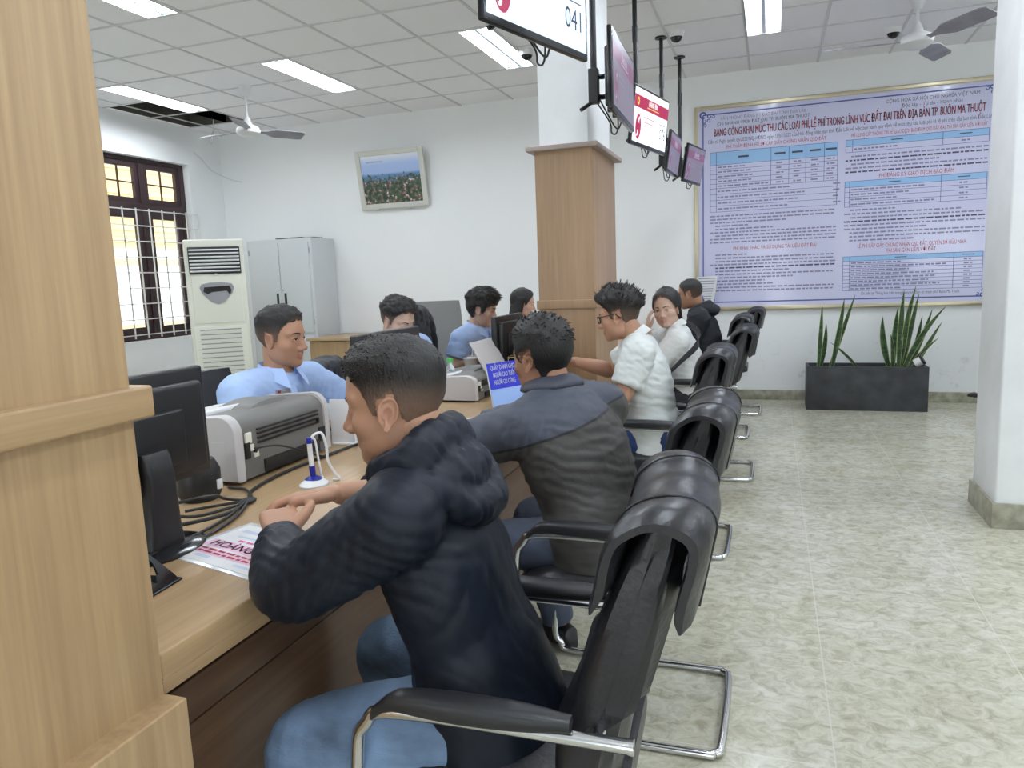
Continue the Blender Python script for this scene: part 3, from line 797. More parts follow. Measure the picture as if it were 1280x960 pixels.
no = N('ShaderNodeTexNoise'); no.inputs['Scale'].default_value = 22; no.inputs['Detail'].default_value = 6; nt.links.new(tc.outputs['Object'], no.inputs['Vector'])
rv = N('ShaderNodeValToRGB'); rv.color_ramp.interpolation = 'CONSTANT'
for p_, c_ in ((.0, (.02, .035, .03)), (.42, (.05, .09, .04)), (.54, (.20, .14, .12)), (.60, (.45, .10, .16)), (.635, (.75, .75, .78)), (.70, (.03, .04, .05))):
    e = rv.color_ramp.elements.new(p_); e.color = (*c_, 1)
rv.color_ramp.elements.remove(rv.color_ramp.elements[0])
nt.links.new(no.outputs['Fac'], rv.inputs[0])
mk = math_('MULTIPLY', math_('LESS_THAN', zz, math_('ADD', math_('MULTIPLY', vo.outputs['Distance'], .3), .36)), .85)
mx = N('ShaderNodeMix', data_type='RGBA'); nt.links.new(mk, mx.inputs[0]); nt.links.new(rs.outputs[0], mx.inputs[6]); nt.links.new(rv.outputs[0], mx.inputs[7])
nt.links.new(mx.outputs[2], b.inputs['Base Color']); b.inputs['Roughness'].default_value = .25
M['town'] = m
pt = thing('framed_picture', 'framed aerial photograph of a town by water, tilted off the back wall', 'picture', (-4.17, 7.905, 2.53))
pt.rotation_euler = (math.radians(9), 0, 0)
f = MB()
PW, PH = .87, .66
for s in (-1, 1):
    f.box((s * (PW / 2 - .03), 0, 0), (.06, .03, PH), bev=.006); f.box((0, 0, s * (PH / 2 - .03)), (PW - .12, .03, .06), bev=.006)
f.box((0, .010, 0), (PW - .06, .006, PH - .06))
for s in (-1, 1): f.box((s * .22, -.005, -PH / 2 - .008), (.04, .03, .02), bev=.004)
f.build('frame', 'silver_frame', pt)
MB().box((0, .002, 0), (PW - .115, .008, PH - .115)).build('print', 'town', pt)
q = MB(); put_text(q, 'THÀNH PHỐ BUÔN MA THUỘT', .022, Matrix.Translation((-.20, -.003, .20)) @ Matrix.Rotation(PI / 2, 4, 'X'), 0, False, fit=.22)
q.build('caption', 'ink', pt, ang=0)

# ------------------------------------------------------------------ floor standing air conditioner
ac = thing('air_conditioner', 'tall ivory floor-standing air conditioner in front of the barred window', 'air conditioner', (-5.40, 6.30, 0), math.radians(38))
W, Dp, Hh = .57, .32, 1.84
MB().box((0, 0, Hh / 2), (W, Dp, Hh), bev=.02).build('body', 'ivory', ac)
q = MB(); q.box((0, -Dp / 2 - .006, Hh - .21), (W - .08, .02, .27), bev=.008); q.build('outlet_surround', 'black_plastic', ac)
q = MB()
for k in range(7): q.box((0, -Dp / 2 - .018, Hh - .105 - .035 * k), (W - .10, .02, .012), rot=(.5, 0, 0), bev=.003)
q.build('outlet_louvre', 'white_plastic', ac)
q = MB()
q.box((0, -Dp / 2 - .004, Hh - .60), (W - .10, .012, .48), bev=.006); q.box((0, -Dp / 2 - .004, Hh - 1.30), (W - .06, .012, .86), bev=.006)
for k in range(14): q.box((0, -Dp / 2 - .012, Hh - .93 - .047 * k), (W - .18, .010, .006))
q.build('front_grille', 'ivory', ac)
q = MB()
for k in range(14): q.box((0, -Dp / 2 - .0125, Hh - .905 - .047 * k), (W - .18, .006, .010))
q.build('grille_slot', 'mid_plastic', ac)
poly = [(-.17, .06), (-.15, .095), (-.06, .11), (.06, .11), (.15, .095), (.17, .06), (.15, .0), (.06, -.09), (.0, -.11), (-.06, -.09), (-.15, .0)]
cp = MB(); cp.prism([(x * .95, z) for x, z in poly], .014, 0, Matrix.Translation((0, -Dp / 2 - .008, Hh - .54)) @ Matrix.Rotation(PI / 2, 4, 'X')); o = cp.build('control_panel', 'mid_plastic', ac)
MB().prism([(-.13, .02), (-.12, .065), (.12, .075), (.135, .03), (.12, -.02), (.09, .025), (-.05, .015), (-.09, -.005)], .006, 0, Matrix.Translation((0, -Dp / 2 - .020, Hh - .54)) @ Matrix.Rotation(PI / 2, 4, 'X')).build('display', 'black_gloss', o)
MB().ell((0, -Dp / 2 - .012, Hh - .352), (.022, .012, .012)).build('emblem', 'white_plastic', ac)

# ------------------------------------------------------------------ metal cabinet and wooden desk behind
cb = thing('metal_cabinet', 'light grey two-door steel filing cabinet against the back wall', 'cabinet', (-5.49, 7.73, 0))
W, Dp, Hh = .90, .48, 1.895
MB().box((0, 0, Hh / 2), (W, Dp, Hh), bev=.006).build('body', 'steel_paint', cb)
for s in (-1, 1):
    d = MB().box((s * .208, -Dp / 2 - .006, 1.32), (.405, .014, 1.06), bev=.004).build('upper_door', 'steel_paint', cb)
    MB().box((s * .055, -Dp / 2 - .014, 1.20), (.032, .010, .13), bev=.006).build('handle', 'black_plastic', d)
    MB().cyl((s * .025, -Dp / 2 - .012, 1.30), (s * .025, -Dp / 2 - .018, 1.30), .010, n=12).build('lock', 'chrome', d)
    MB().box((s * .208, -Dp / 2 - .006, .42), (.405, .014, .68), bev=.004).build('lower_door', 'steel_paint', cb)
    for z in (.92, 1.75): MB().cyl((s * .42, -Dp / 2 - .012, z - .03), (s * .42, -Dp / 2 - .012, z + .03), .006, n=8).build('hinge', 'mid_plastic', cb)
tag(MB().box((-5.42, 7.70, 1.905), (.36, .22, .018), bev=.005).box((-5.22, 7.72, 1.903), (.26, .20, .012), bev=.004).build('folder', 'black_plastic'), 'thin dark folder lying on top of the grey steel cabinet', 'folder')
dk = thing('wooden_desk', 'light oak desk against the back wall right of the steel cabinet', 'desk', (-4.25, 7.55, 0))
MB().box((0, 0, .735), (1.45, .80, .03), bev=.004).build('desktop', 'oak_x', dk)
MB().box((0, -.36, .40), (1.39, .02, .62)).build('front_panel', 'oak_z', dk)
for s in (-1, 1): MB().box((s * .69, 0, .36), (.03, .72, .72)).build('side_panel', 'oak_z', dk)

# ------------------------------------------------------------------ ceiling fans
def fan(x, y, zm, a0, span, label):
    t = thing('ceiling_fan', label, 'ceiling fan', (x, y, CZ), 0, 'ceiling fans')
    d = zm - CZ
    MB().lathe([(.002, -.10), (.03, -.10), (.06, -.02), (.065, -.001), (.002, -.001)], 24).build('canopy', 'fan_white', t)
    MB().cyl((0, 0, -.09), (0, 0, d + .06), .012, n=12).lathe([(.002, d + .13), (.02, d + .13), (.05, d + .05), (.002, d + .05)], 20).build('down_rod', 'fan_white', t)
    MB().lathe([(.002, d - .05), (.07, d - .05), (.11, d - .02), (.115, d + .005), (.10, d + .035), (.06, d + .055), (.002, d + .055)], 28).build('motor', 'fan_white', t)
    for k in range(3):
        a = math.radians(a0 + 120 * k); R = Matrix.Rotation(a, 4, 'Z')
        bl = MB(); rings = []
        for i in range(13):
            u = i / 12; r = .11 + (span - .11) * u
            wd = .020 + .058 * min(1, max(0, (u - .12) / .22)) - .006 * u
            if u > .95: wd *= .8
            tw = math.radians(-17)
            rings.append([(r, c * wd * math.cos(tw) , d + c * wd * math.sin(tw) + s_ * .003) for c, s_ in ((-1, -1), (1, -1), (1, 1), (-1, 1))])
        bl.loft(rings, 0, M4=R, smooth=False); bl.build('blade', 'fan_blade', t)
    return t
fan(-4.82, 6.25, 2.85, 178, .56, 'white ceiling fan at the left, above the air conditioner')
fan(.99, 6.45, 2.955, 184, .64, 'worn white ceiling fan at the upper right above the notice board')
def dome(x, y, label, z=CZ):
    t = thing('ceiling_dome_camera', label, 'security camera', (x, y, z), 0, 'dome cameras')
    MB().lathe([(.002, -.045), (.055, -.045), (.062, -.03), (.066, -.001), (.002, -.001)], 28).build('housing', 'white_plastic', t)
    MB().lathe([(.002, -.085), (.02, -.082), (.038, -.07), (.048, -.05), (.05, -.044), (.002, -.044)], 24).build('lens_dome', 'lens', t)
    return t
dome(-2.01, 6.40, 'black dome camera on the ceiling beside the lamp left of the white column')
dome(-.755, 6.48, 'dome camera on the ceiling beside the hanging screen poles')
dome(.93, 7.20, 'dome camera on the ceiling in front of the right fan')
# cable hanging from the gap
q = MB()
lp = [V((-6.10, 7.3, 3.28)), V((-6.13, 7.32, 3.12)), V((-6.20, 7.35, 3.03)), V((-6.24, 7.38, 3.05)), V((-6.22, 7.40, 3.15)), V((-6.15, 7.40, 3.20)), V((-6.10, 7.42, 3.10))]
dp, dr = dense(lp, [.005] * len(lp), 6); q.loft(frames(dp, dr, 6))
lp = [V((-6.60, 7.50, 2.99)), V((-6.60, 7.62, 2.93)), V((-6.60, 7.80, 2.80)), V((-6.45, 7.96, 2.70)), V((-6.30, 7.97, 2.66))]
dp, dr = dense(lp, [.004] * len(lp), 6); q.loft(frames(dp, dr, 6))
tag(q.build('loose_cable', 'grid_metal'), 'loose cable dangling from the gap of the missing ceiling tiles', 'cable')

# ------------------------------------------------------------------ planter with snake plants
ptn = thing('planter_box', 'long black stone planter box on the floor below the notice board', 'planter', (.83, 7.60, 0))
W, Dp, Hh, T = 1.02, .33, .41, .025
q = MB(); 
for s in (-1, 1):
    q.box((0, s * (Dp / 2 - T / 2), Hh / 2), (W, T, Hh), bev=.004); q.box((s * (W / 2 - T / 2), 0, Hh / 2), (T, Dp - 2 * T, Hh), bev=.004)
q.box((0, 0, .02), (W - 2 * T, Dp - 2 * T, .04)); q.build('box', 'stone_planter', ptn)
sl = MB(); n = 14
sl.add([(-W / 2 + T + (W - 2 * T) * i / n, -Dp / 2 + T + (Dp - 2 * T) * j / 5, Hh - .05 + .012 * noise.noise(V((i * .7, j * .9, 1)))) for i in range(n + 1) for j in range(6)], [(i * 6 + j, (i + 1) * 6 + j, (i + 1) * 6 + j + 1, i * 6 + j + 1) for i in range(n) for j in range(5)])
sl.build('soil', 'soil', ptn)
m, nt, b = new_mat('banded green leaf')
tc = nt.nodes.new('ShaderNodeTexCoord'); wv = N('ShaderNodeTexNoise'); wv.inputs['Scale'].default_value = 14; mp = N('ShaderNodeMapping'); mp.inputs['Scale'].default_value = (.4, .4, 3)
nt.links.new(tc.outputs['Object'], mp.inputs[0]); nt.links.new(mp.outputs[0], wv.inputs['Vector'])
rr = N('ShaderNodeValToRGB'); rr.color_ramp.elements[0].position = .4; rr.color_ramp.elements[0].color = (.018, .05, .022, 1); rr.color_ramp.elements[1].position = .65; rr.color_ramp.elements[1].color = (.06, .13, .05, 1)
nt.links.new(wv.outputs['Fac'], rr.inputs[0]); nt.links.new(rr.outputs[0], b.inputs['Base Color']); b.inputs['Roughness'].default_value = .4
M['leaf'] = m
M['leaf_edge'] = mat('yellow green leaf edge', (.34, .38, .12), .45)
def snake(cx, leaves, label):
    t = thing('snake_plant', label, 'plant', (cx, 7.60, .365), 0, 'snake plants in the black planter')
    for (x, z, bx, w, bend) in leaves:      # tip x, tip height, base x, half width, sideways bulge
        lf = MB(); base = V((bx - cx, rnd.uniform(-.07, .07), -.03)); tip = V((x - cx, base.y + rnd.uniform(-.06, .04), z - .365))
        md = (base + tip) / 2 + V((bend, 0, .03)); dy = rnd.uniform(-.4, .4)
        L, C, Rr = [], [], []
        for i in range(15):
            u = i / 14; p = base * (1 - u) ** 2 + md * (2 * u * (1 - u)) + tip * u * u
            ww = w * (min(1, .45 + u * 1.6)) * (1 - max(0, (u - .45) / .55) ** 1.8) + .0012
            side = V((math.cos(dy), math.sin(dy), 0))
            ln = .35 * ww
            L.append((p - side * ww, p - side * ww * .82, p + V((0, ln, 0)), p + side * ww * .82, p + side * ww))
        vs = [v for r in L for v in r] + [v + V((0, .004, 0)) for r in L for v in r]
        n5 = 15 * 5
        for i in range(14):
            for j in range(4):
                a = i * 5 + j
                lf.f += []
        o0 = len(lf.v); lf.v += [tuple(v) for v in vs]
        for i in range(14):
            for j in range(4):
                a = i * 5 + j; mi = 1 if j in (0, 3) else 0
                lf.f += [(a, a + 1, a + 6, a + 5), (n5 + a + 5, n5 + a + 6, n5 + a + 1, n5 + a)]; lf.m += [mi, mi]; lf.sm += [True, True]
            for j, sgn in ((0, 1), (4, -1)):
                a = i * 5 + j; q4 = (a, a + 5, n5 + a + 5, n5 + a)
                lf.f.append(q4 if sgn > 0 else q4[::-1]); lf.m.append(1); lf.sm.append(True)
        lf.build('leaf', ['leaf', 'leaf_edge'], t)
    return t
snake(.50, [(.447, .985, .42, .020, .01), (.49, .80, .445, .022, .03), (.64, 1.035, .54, .026, .02), (.735, 1.065, .52, .020, .01), (.53, .62, .80, .018, .02), (.60, .38, .83, .016, .04), (.62, .365, .48, .020, .0)], 'sparse snake plant at the left end of the black planter')
snake(1.12, [(.965, .86, 1.05, .028, -.05), (1.10, .95, 1.07, .026, -.02), (1.14, 1.10, 1.11, .026, -.01), (1.18, .98, 1.12, .024, .01), (1.235, 1.13, 1.12, .024, -.02), (1.26, 1.06, 1.14, .024, .0), (1.24, .93, 1.16, .02, .0),
             (1.46, .945, 1.14, .026, -.06), (1.36, .92, 1.18, .022, .03), (1.45, .80, 1.22, .022, .0), (1.43, .66, 1.16, .020, -.02), (1.03, .70, 1.06, .018, .02), (1.29, .86, 1.2, .02, .02), (1.16, .80, 1.13, .02, .0)], 'bushy snake plant at the right end of the black planter')
q = thing('drink_can', 'small pink and white cup with a black lid lying in the planter', 'cup', (1.262, 7.52, .445))
q.rotation_euler = (.2, 1.0, 0)
MB().lathe([(.002, -.03), (.038, -.03), (.042, .03), (.002, .03)], 20).build('cup_body', 'white_plastic', q)
MB().lathe([(.002, .03), (.046, .03), (.046, .048), (.002, .052)], 20).build('lid', 'black_plastic', q)
# ------------------------------------------------------------------ tools for people
def vnoise(P, seed=0):
    """smooth value noise in -1..1 at many points"""
    P = np.asarray(P); i0 = np.floor(P).astype(np.int64); f = P - i0; f = f * f * (3 - 2 * f)
    out = np.zeros(len(P))
    for dx in (0, 1):
        for dy in (0, 1):
            for dz in (0, 1):
                q = i0 + np.array((dx, dy, dz))
                h = (q[:, 0] * 374761393 + q[:, 1] * 668265263 + q[:, 2] * 2147483647 + seed * 1274126177) & 0xffffffff
                h = ((h ^ (h >> 13)) * 1274126177) & 0xffffffff
                h = (h ^ (h >> 16)) / 4294967295. * 2 - 1
                out += h * (f[:, 0] if dx else 1 - f[:, 0]) * (f[:, 1] if dy else 1 - f[:, 1]) * (f[:, 2] if dz else 1 - f[:, 2])
    return out
def mesh_arrays(me):
    v = np.empty(len(me.vertices) * 3); me.vertices.foreach_get('co', v)
    return v.reshape(-1, 3)
def fuse(mb, voxel, smooth=4):
    """overlapping closed shapes become one continuous skin"""
    me = bpy.data.meshes.new('fuse'); me.from_pydata(mb.v, [], mb.f)
    o = bpy.data.objects.new('fuse', me); COL.objects.link(o)
    md = o.modifiers.new('r', 'REMESH'); md.mode = 'VOXEL'; md.voxel_size = voxel
    bpy.context.view_layer.update()
    m2 = bpy.data.meshes.new_from_object(o.evaluated_get(bpy.context.evaluated_depsgraph_get()))
    bpy.data.objects.remove(o); bpy.data.meshes.remove(me)
    co = mesh_arrays(m2); ed = np.empty(len(m2.edges) * 2, np.int32); m2.edges.foreach_get('vertices', ed); ed = ed.reshape(-1, 2)
    deg = np.bincount(ed.ravel(), minlength=len(co)).astype(float)[:, None]
    for _ in range(smooth):
        s = np.zeros_like(co)
        for a, b in ((0, 1), (1, 0)):
            for c in range(3): s[:, c] += np.bincount(ed[:, a], co[ed[:, b], c], len(co))
        co = co + .55 * (s / np.maximum(deg, 1) - co)
    m2.vertices.foreach_set('co', co.ravel()); m2.update()
    return m2, co
def normals(me):
    n = np.empty(len(me.vertices) * 3); me.vertex_normals.foreach_get('vector', n); return n.reshape(-1, 3)
def link_mesh(me, name, mats, parent):
    me.name = name
    for m_ in (mats if isinstance(mats, (list, tuple)) else [mats]): me.materials.append(M[m_] if isinstance(m_, str) else m_)
    me.polygons.foreach_set('use_smooth', [True] * len(me.polygons)); me.update()
    o = bpy.data.objects.new(name, me); COL.objects.link(o); o.parent = parent
    return o
def cloth(mb, name, material, parent, voxel=.008, smooth=5, folds=(), wr=.003, seed=1, stretch=(14, 14, 30)):
    """garment: fused, smoothed, then creased. folds: (centre, axis, radius, count, depth)"""
    me, co = fuse(mb, voxel, smooth)
    n = normals(me); d = np.zeros(len(co))
    w_ = vnoise(co * np.array(stretch), seed); w2 = vnoise(co * np.array(stretch) * 2.1 + 9, seed + 3)
    d += wr * (1 - 2 * np.abs(w_)) + wr * .45 * (1 - 2 * np.abs(w2))
    for (c, ax, r, cnt, dep) in folds:
        c = np.array(c); ax = np.array(ax) / np.linalg.norm(ax)
        q = co - c; t = q @ ax; rr = np.linalg.norm(q, axis=1)
        ph = t / r * cnt * PI + 1.7 * vnoise(co * 16, seed + 7)
        k = np.exp(-(rr / r) ** 2)
        d += dep * k * (np.abs(np.sin(ph)) ** .7 - .6)
    co = co + n * d[:, None]
    me.vertices.foreach_set('co', co.ravel()); me.update()
    return link_mesh(me, name, material, parent)

# ---- head: a distance field of skull, jaw, nose, lips and sockets, read out along rays
def smin(a, b, k): h = np.clip(.5 + .5 * (b - a) / k, 0, 1); return b + (a - b) * h - k * h * (1 - h)
def smax(a, b, k): return -smin(-a, -b, k)
def sd_ell(p, c, r):
    q = (p - c) / r; k0 = np.linalg.norm(q, axis=1); k1 = np.linalg.norm(q / r, axis=1); return k0 * (k0 - 1) / np.maximum(k1, 1e-6)
def sd_cap(p, a, b, ra, rb):
    a, b = np.array(a), np.array(b); pa = p - a; ba = b - a; h = np.clip(pa @ ba / (ba @ ba), 0, 1)
    return np.linalg.norm(pa - h[:, None] * ba, axis=1) - (ra + (rb - ra) * h)
def head_sdf(P, F):
    p = P.copy(); p[:, 0] = np.abs(p[:, 0]); A = np.array; w = F.get('w', 1.); jw = F.get('jaw', 1.); fat = F.get('fat', 0.)
    d = sd_ell(p, A((0, -.010, .032)), A((.075 * w, .096, .086)))
    d = smin(d, sd_ell(p, A((0, .016, -.030)), A((.060 * w + fat * .4, .066, .084))), .03)
    d = smin(d, sd_ell(p, A((.020, .012, -.066)), A((.038 * jw + fat, .056, .040))), .03)
    d = smin(d, sd_cap(p, (.012, .060, -.100), (.0, .064, -.100), .017, .018), .022)
    d = smin(d, sd_ell(p, A((.044 * w, .046, -.030)), A((.022 + fat * .5, .024, .020))), .02)
    d = smin(d, sd_cap(p, (.010, .076, .019), (.048 * w, .058, .020), .0115, .009), .014)
    d = smax(d, -sd_ell(p, A((.031, .100, -.002)), A((.020, .021, .0135))), .012)
    d = smin(d, sd_ell(p, A((.031, .066, -.003)), A((.0165, .0135, .0120))), .006)
    d = smin(d, sd_cap(p, (0, .079, .006), (0, .097, -.034), .0085, .0105), .010)
    d = smin(d, sd_ell(p, A((0, .0985, -.038)), A((.0125, .0125, .0105))), .008)
    d = smin(d, sd_ell(p, A((.0135, .088, -.042)), A((.0085, .011, .0085))), .006)
    d = smax(d, -sd_ell(p, A((.0065, .097, -.0515)), A((.004, .006, .004))), .003)
    d = smin(d, sd_cap(p, (0, .0815, -.066), (.021, .071, -.070), .0068, .0035), .006)
    d = smin(d, sd_cap(p, (0, .0800, -.0775), (.018, .070, -.0725), .0075, .004), .006)
    d = smax(d, -sd_cap(p, (0, .0920, -.0715), (.022, .079, -.0712), .0035, .0015), .003)
    return d
_ico = {}
def ico(sub):
    if sub not in _ico:
        import bmesh
        bm = bmesh.new(); bmesh.ops.create_icosphere(bm, subdivisions=sub, radius=1)
        v = np.array([x.co[:] for x in bm.verts]); f = np.array([[x.index for x in q.verts] for q in bm.faces]); bm.free(); _ico[sub] = (v, f)
    return _ico[sub]
def head_surface(dirs, F):
    r = np.full(len(dirs), .17); O = np.array((0, 0, -.012))
    for _ in range(70):
        r -= .7 * head_sdf(O + dirs * r[:, None], F); r = np.clip(r, .02, .18)
    return O + dirs * r[:, None]
HL = [(0, .068), (.35, .068), (.62, .060), (.85, .048), (1.02, .034), (1.14, .016), (1.22, -.012), (1.38, -.014), (1.44, .016), (1.86, .022), (1.98, -.020), (2.2, -.048), (3.15, -.066)]
def hair_mask(p, hl, soft=.012):
    az = np.arctan2(np.abs(p[:, 0]), p[:, 1] + .004); zh = np.interp(az, [a for a, _ in hl], [z for _, z in hl])
    return np.clip((p[:, 2] - zh + .004 * vnoise(p * 120, 5)) / soft, 0, 1), az
def ss(a, b, x): t = np.clip((x - a) / (b - a), 0, 1); return t * t * (3 - 2 * t)

def attr_mat(name, c0, c1, rough, bump=None, spec=.4, sss=0.):
    m, nt, b = new_mat(name)
    at = nt.nodes.new('ShaderNodeAttribute'); at.attribute_name = 'mixv'
    mx = nt.nodes.new('ShaderNodeMix'); mx.data_type = 'RGBA'; mx.inputs[6].default_value = (*c0, 1); mx.inputs[7].default_value = (*c1, 1)
    nt.links.new(at.outputs['Fac'], mx.inputs[0]); nt.links.new(mx.outputs[2], b.inputs['Base Color'])
    b.inputs['Roughness'].default_value = rough; b.inputs['Specular IOR Level'].default_value = spec
    if sss: b.inputs['Subsurface Weight'].default_value = sss; b.inputs['Subsurface Radius'].default_value = (.012, .005, .003)
    if bump:
        tc = nt.nodes.new('ShaderNodeTexCoord'); mp = nt.nodes.new('ShaderNodeMapping'); mp.inputs['Scale'].default_value = bump[0]
        n = nt.nodes.new('ShaderNodeTexNoise'); n.inputs['Scale'].default_value = bump[1]; n.inputs['Detail'].default_value = 4
        bp = nt.nodes.new('ShaderNodeBump'); bp.inputs['Strength'].default_value = bump[2]; bp.inputs['Distance'].default_value = .004
        nt.links.new(tc.outputs['Object'], mp.inputs[0]); nt.links.new(mp.outputs[0], n.inputs['Vector']); nt.links.new(n.outputs['Fac'], bp.inputs['Height']); nt.links.new(bp.outputs['Normal'], b.inputs['Normal'])
    return m
SK = {'tan': ((.46, .255, .165), (.33, .10, .085)), 'pale': ((.60, .40, .31), (.42, .14, .13)), 'brown': ((.38, .20, .125), (.28, .09, .07))}
for k_, (c0, c1) in SK.items(): M['skin_' + k_] = attr_mat(k_ + ' skin', c0, c1, .48, ((1, 1, 1), 260., .10), .4, .12)
M['hair'] = attr_mat('black hair', (.20, .12, .082), (.007, .006, .006), .5, ((1, 1, .35), 240., .6), .45)
M['brow'] = mat('black eyebrow hair', (.02, .014, .012), .7)
M['sclera'] = mat('eye white', (.70, .67, .64), .2)
M['iris'] = mat('dark iris', (.012, .008, .006), .1)
M['frame_black'] = mat('black spectacle frame', (.012, .012, .014), .25)
M['frame_gold'] = mat('thin gold spectacle frame', (.55, .45, .22), .25, 1.)
M['glass_lens'] = M['pane']

def set_attr(me, vals):
    a = me.attributes.new('mixv', 'FLOAT', 'POINT'); a.data.foreach_set('value', np.asarray(vals, np.float32))

def head_matrix(pos, yaw, pitch=0, roll=0):
    """face looks along yaw (degrees from +X, counter-clockwise); pitch down positive; roll tips head to its right"""
    R = Matrix.Rotation(math.radians(yaw - 90), 4, 'Z') @ Matrix.Rotation(math.radians(-pitch), 4, 'X') @ Matrix.Rotation(math.radians(roll), 4, 'Y')
    return Matrix.Translation(V(pos)) @ R

def front_y(x, z, F):
    """y of the face surface at x, z"""
    y = np.full(len(x), .14); P = np.stack([x, y, z], 1)
    for _ in range(60): P[:, 1] -= .7 * head_sdf(P, F)
    return P[:, 1]

def ear_mesh(mb, s, M4):
    n, mrows = 30, 9
    vs, fs = [], []
    def outline(a):
        u = math.cos(a); w_ = math.sin(a)
        rx = .0185 * (1 + .18 * w_) - (.004 if w_ < -.5 else 0); rz = .032
        return (rx * u - .003 * w_, rz * w_)
    prof = [(1.0, -.002), (1.03, .004), (.97, .0085), (.86, .0075), (.74, .002), (.60, .001), (.48, .005), (.34, -.001), (.0, -.004)]
    for k, (q, h) in enumerate(prof):
        for j in range(n):
            a = 2 * PI * j / n; ox, oz = outline(a)
            hh = h
            if math.sin(a) < -.72: hh = .006 if q > .5 else h     # lobe is plain
            if math.cos(a) > .55 and q > .55: hh = min(h, .003) + (.003 if abs(math.sin(a)) < .3 else 0)
            vs.append((ox * q, oz * q + .0, hh))
    for k in range(len(prof) - 1):
        for j in range(n):
            b_ = (j + 1) % n; fs.append((k * n + j, k * n + b_, (k + 1) * n + b_, (k + 1) * n + j))
    o = len(vs)
    for q, h in ((.8, -.010), (.0, -.016)):
        for j in range(n):
            ox, oz = outline(2 * PI * j / n); vs.append((ox * q, oz * q, h))
    for j in range(n):
        b_ = (j + 1) % n; fs.append((j, o + j, o + b_, b_)); fs.append((o + j, o + n + j, o + n + b_, o + b_))
    # local ear: x forward, y up, z outward
    E = Matrix.Translation((s * .0735, -.010, -.012)) @ Matrix.Rotation(math.radians(s * -24), 4, 'Z') @ Matrix.Rotation(math.radians(9), 4, 'X')
    B = Matrix(((0, 0, s, 0), (1, 0, 0, 0), (0, 1, 0, 0), (0, 0, 0, 1)))
    if s < 0: fs = [f[::-1] for f in fs]
    mb.add(vs, fs, 0, True, M4 @ E @ B)

def hand_parts(mb, wrist, fdir, back, side, curl=(20, 30, 20), spread=4, thumb=(.75, .55, -.25), tcurl=18, scale=1., per=None):
    """palm and five fingers. fdir towards fingers, back = normal of the back of the hand, side = thumb side"""
    a = V(fdir).normalized(); n = V(back); n = (n - a * n.dot(a)).normalized(); s = V(side); s = (s - a * s.dot(a) - n * s.dot(n)).normalized()
    w0 = V(wrist); k = scale
    rings = []
    for (t, hw, ht, off) in ((-.012, .024, .018, 0), (.01, .027, .0175, 0), (.035, .036, .0165, .002), (.065, .041, .0150, .002), (.088, .040, .0125, 0), (.096, .036, .009, 0)):
        c = w0 + a * t * k + s * off * k
        rings.append([c + s * (hw * k * math.copysign(abs(math.cos(q)) ** .8, math.cos(q))) + n * (ht * k * math.copysign(abs(math.sin(q)) ** .8, math.sin(q))) for q in [2 * PI * j / 18 for j in range(18)]])
    mb.loft(rings)
    spec = [(.0275, .090, .070, .0092), (.0095, .094, .078, .0095), (-.0095, .091, .072, .0090), (-.0270, .084, .056, .0080)]
    for i, (so, fo, ln, r) in enumerate(spec):
        c1, c2, c3 = per[i] if per else curl
        p = w0 + a * (fo - .012) * k + s * so * k; d = (a + s * math.tan(math.radians(spread * (1.5 - i)))).normalized()
        ax = d.cross(n).normalized(); pts = [p]; rr = [r * k * 1.05]
        cur = d; nn = n
        for seg, (f_, cc) in enumerate(((.0, 0), (.46, c1), (.30, c2), (.24, c3))):
            if seg == 0: continue
            cur = Matrix.Rotation(math.radians(-cc), 3, ax) @ cur
            st = pts[-1] if seg > 1 else w0 + a * fo * k + s * so * k + n * .001 * k
            if seg == 1: pts.append(st); rr.append(r * k * 1.08)
            pts.append(st + cur * (ln * f_ * k)); rr.append(r * k * (1.0, .93, .80)[seg - 1])
        dp, dr = dense(pts, rr, 4); rg = frames(dp, dr, 10)
        tip = dp[-1] + (dp[-1] - dp[-2]).normalized() * dr[-1] * .75
        rg.append([tip + (q - dp[-1]) * .45 for q in rg[-1]]); mb.loft(rg)
    p = w0 + a * .018 * k + s * .020 * k - n * .004 * k; d = (a * thumb[0] + s * thumb[1] + n * thumb[2]).normalized()
    ax = d.cross(s).normalized() if abs(d.dot(s)) < .98 else n
    q1 = p + d * .040 * k; d2 = (d * math.cos(math.radians(tcurl)) + (a * .8 - s * .3) * math.sin(math.radians(tcurl))).normalized(); q2 = q1 + d2 * .032 * k; d3 = (d2 + (a - s * .2) * .15).normalized(); q3 = q2 + d3 * .024 * k
    dp, dr = dense([p, q1, q2, q3], [.0155 * k, .0138 * k, .0120 * k, .0102 * k], 4); rg = frames(dp, dr, 10)
    tip = dp[-1] + (dp[-1] - dp[-2]).normalized() * dr[-1] * .75; rg.append([tip + (q - dp[-1]) * .45 for q in rg[-1]]); mb.loft(rg)

def shoe_parts(mb, ankle, toe, k=1.):
    a = V(ankle); d = V((toe[0], toe[1], toe[2] if len(toe) > 2 else 0)).normalized(); up = V((0, 0, 1)); up = (up - d * up.dot(d)).normalized(); s = d.cross(up)
    base = a - up * .075
    rings = []
    for (t, hw, h) in ((-.075, .018, .045), (-.06, .032, .075), (-.02, .036, .085), (.04, .040, .070), (.10, .048, .050), (.15, .046, .040), (.18, .034, .030), (.195, .014, .018)):
        c = base + d * t * k + up * h / 2
        rings.append([c + s * hw * math.copysign(abs(math.cos(q)) ** .7, math.cos(q)) + up * (h / 2 * math.copysign(abs(math.sin(q)) ** .6, math.sin(q))) for q in [2 * PI * j / 16 for j in range(16)]])
    mb.loft(rings)

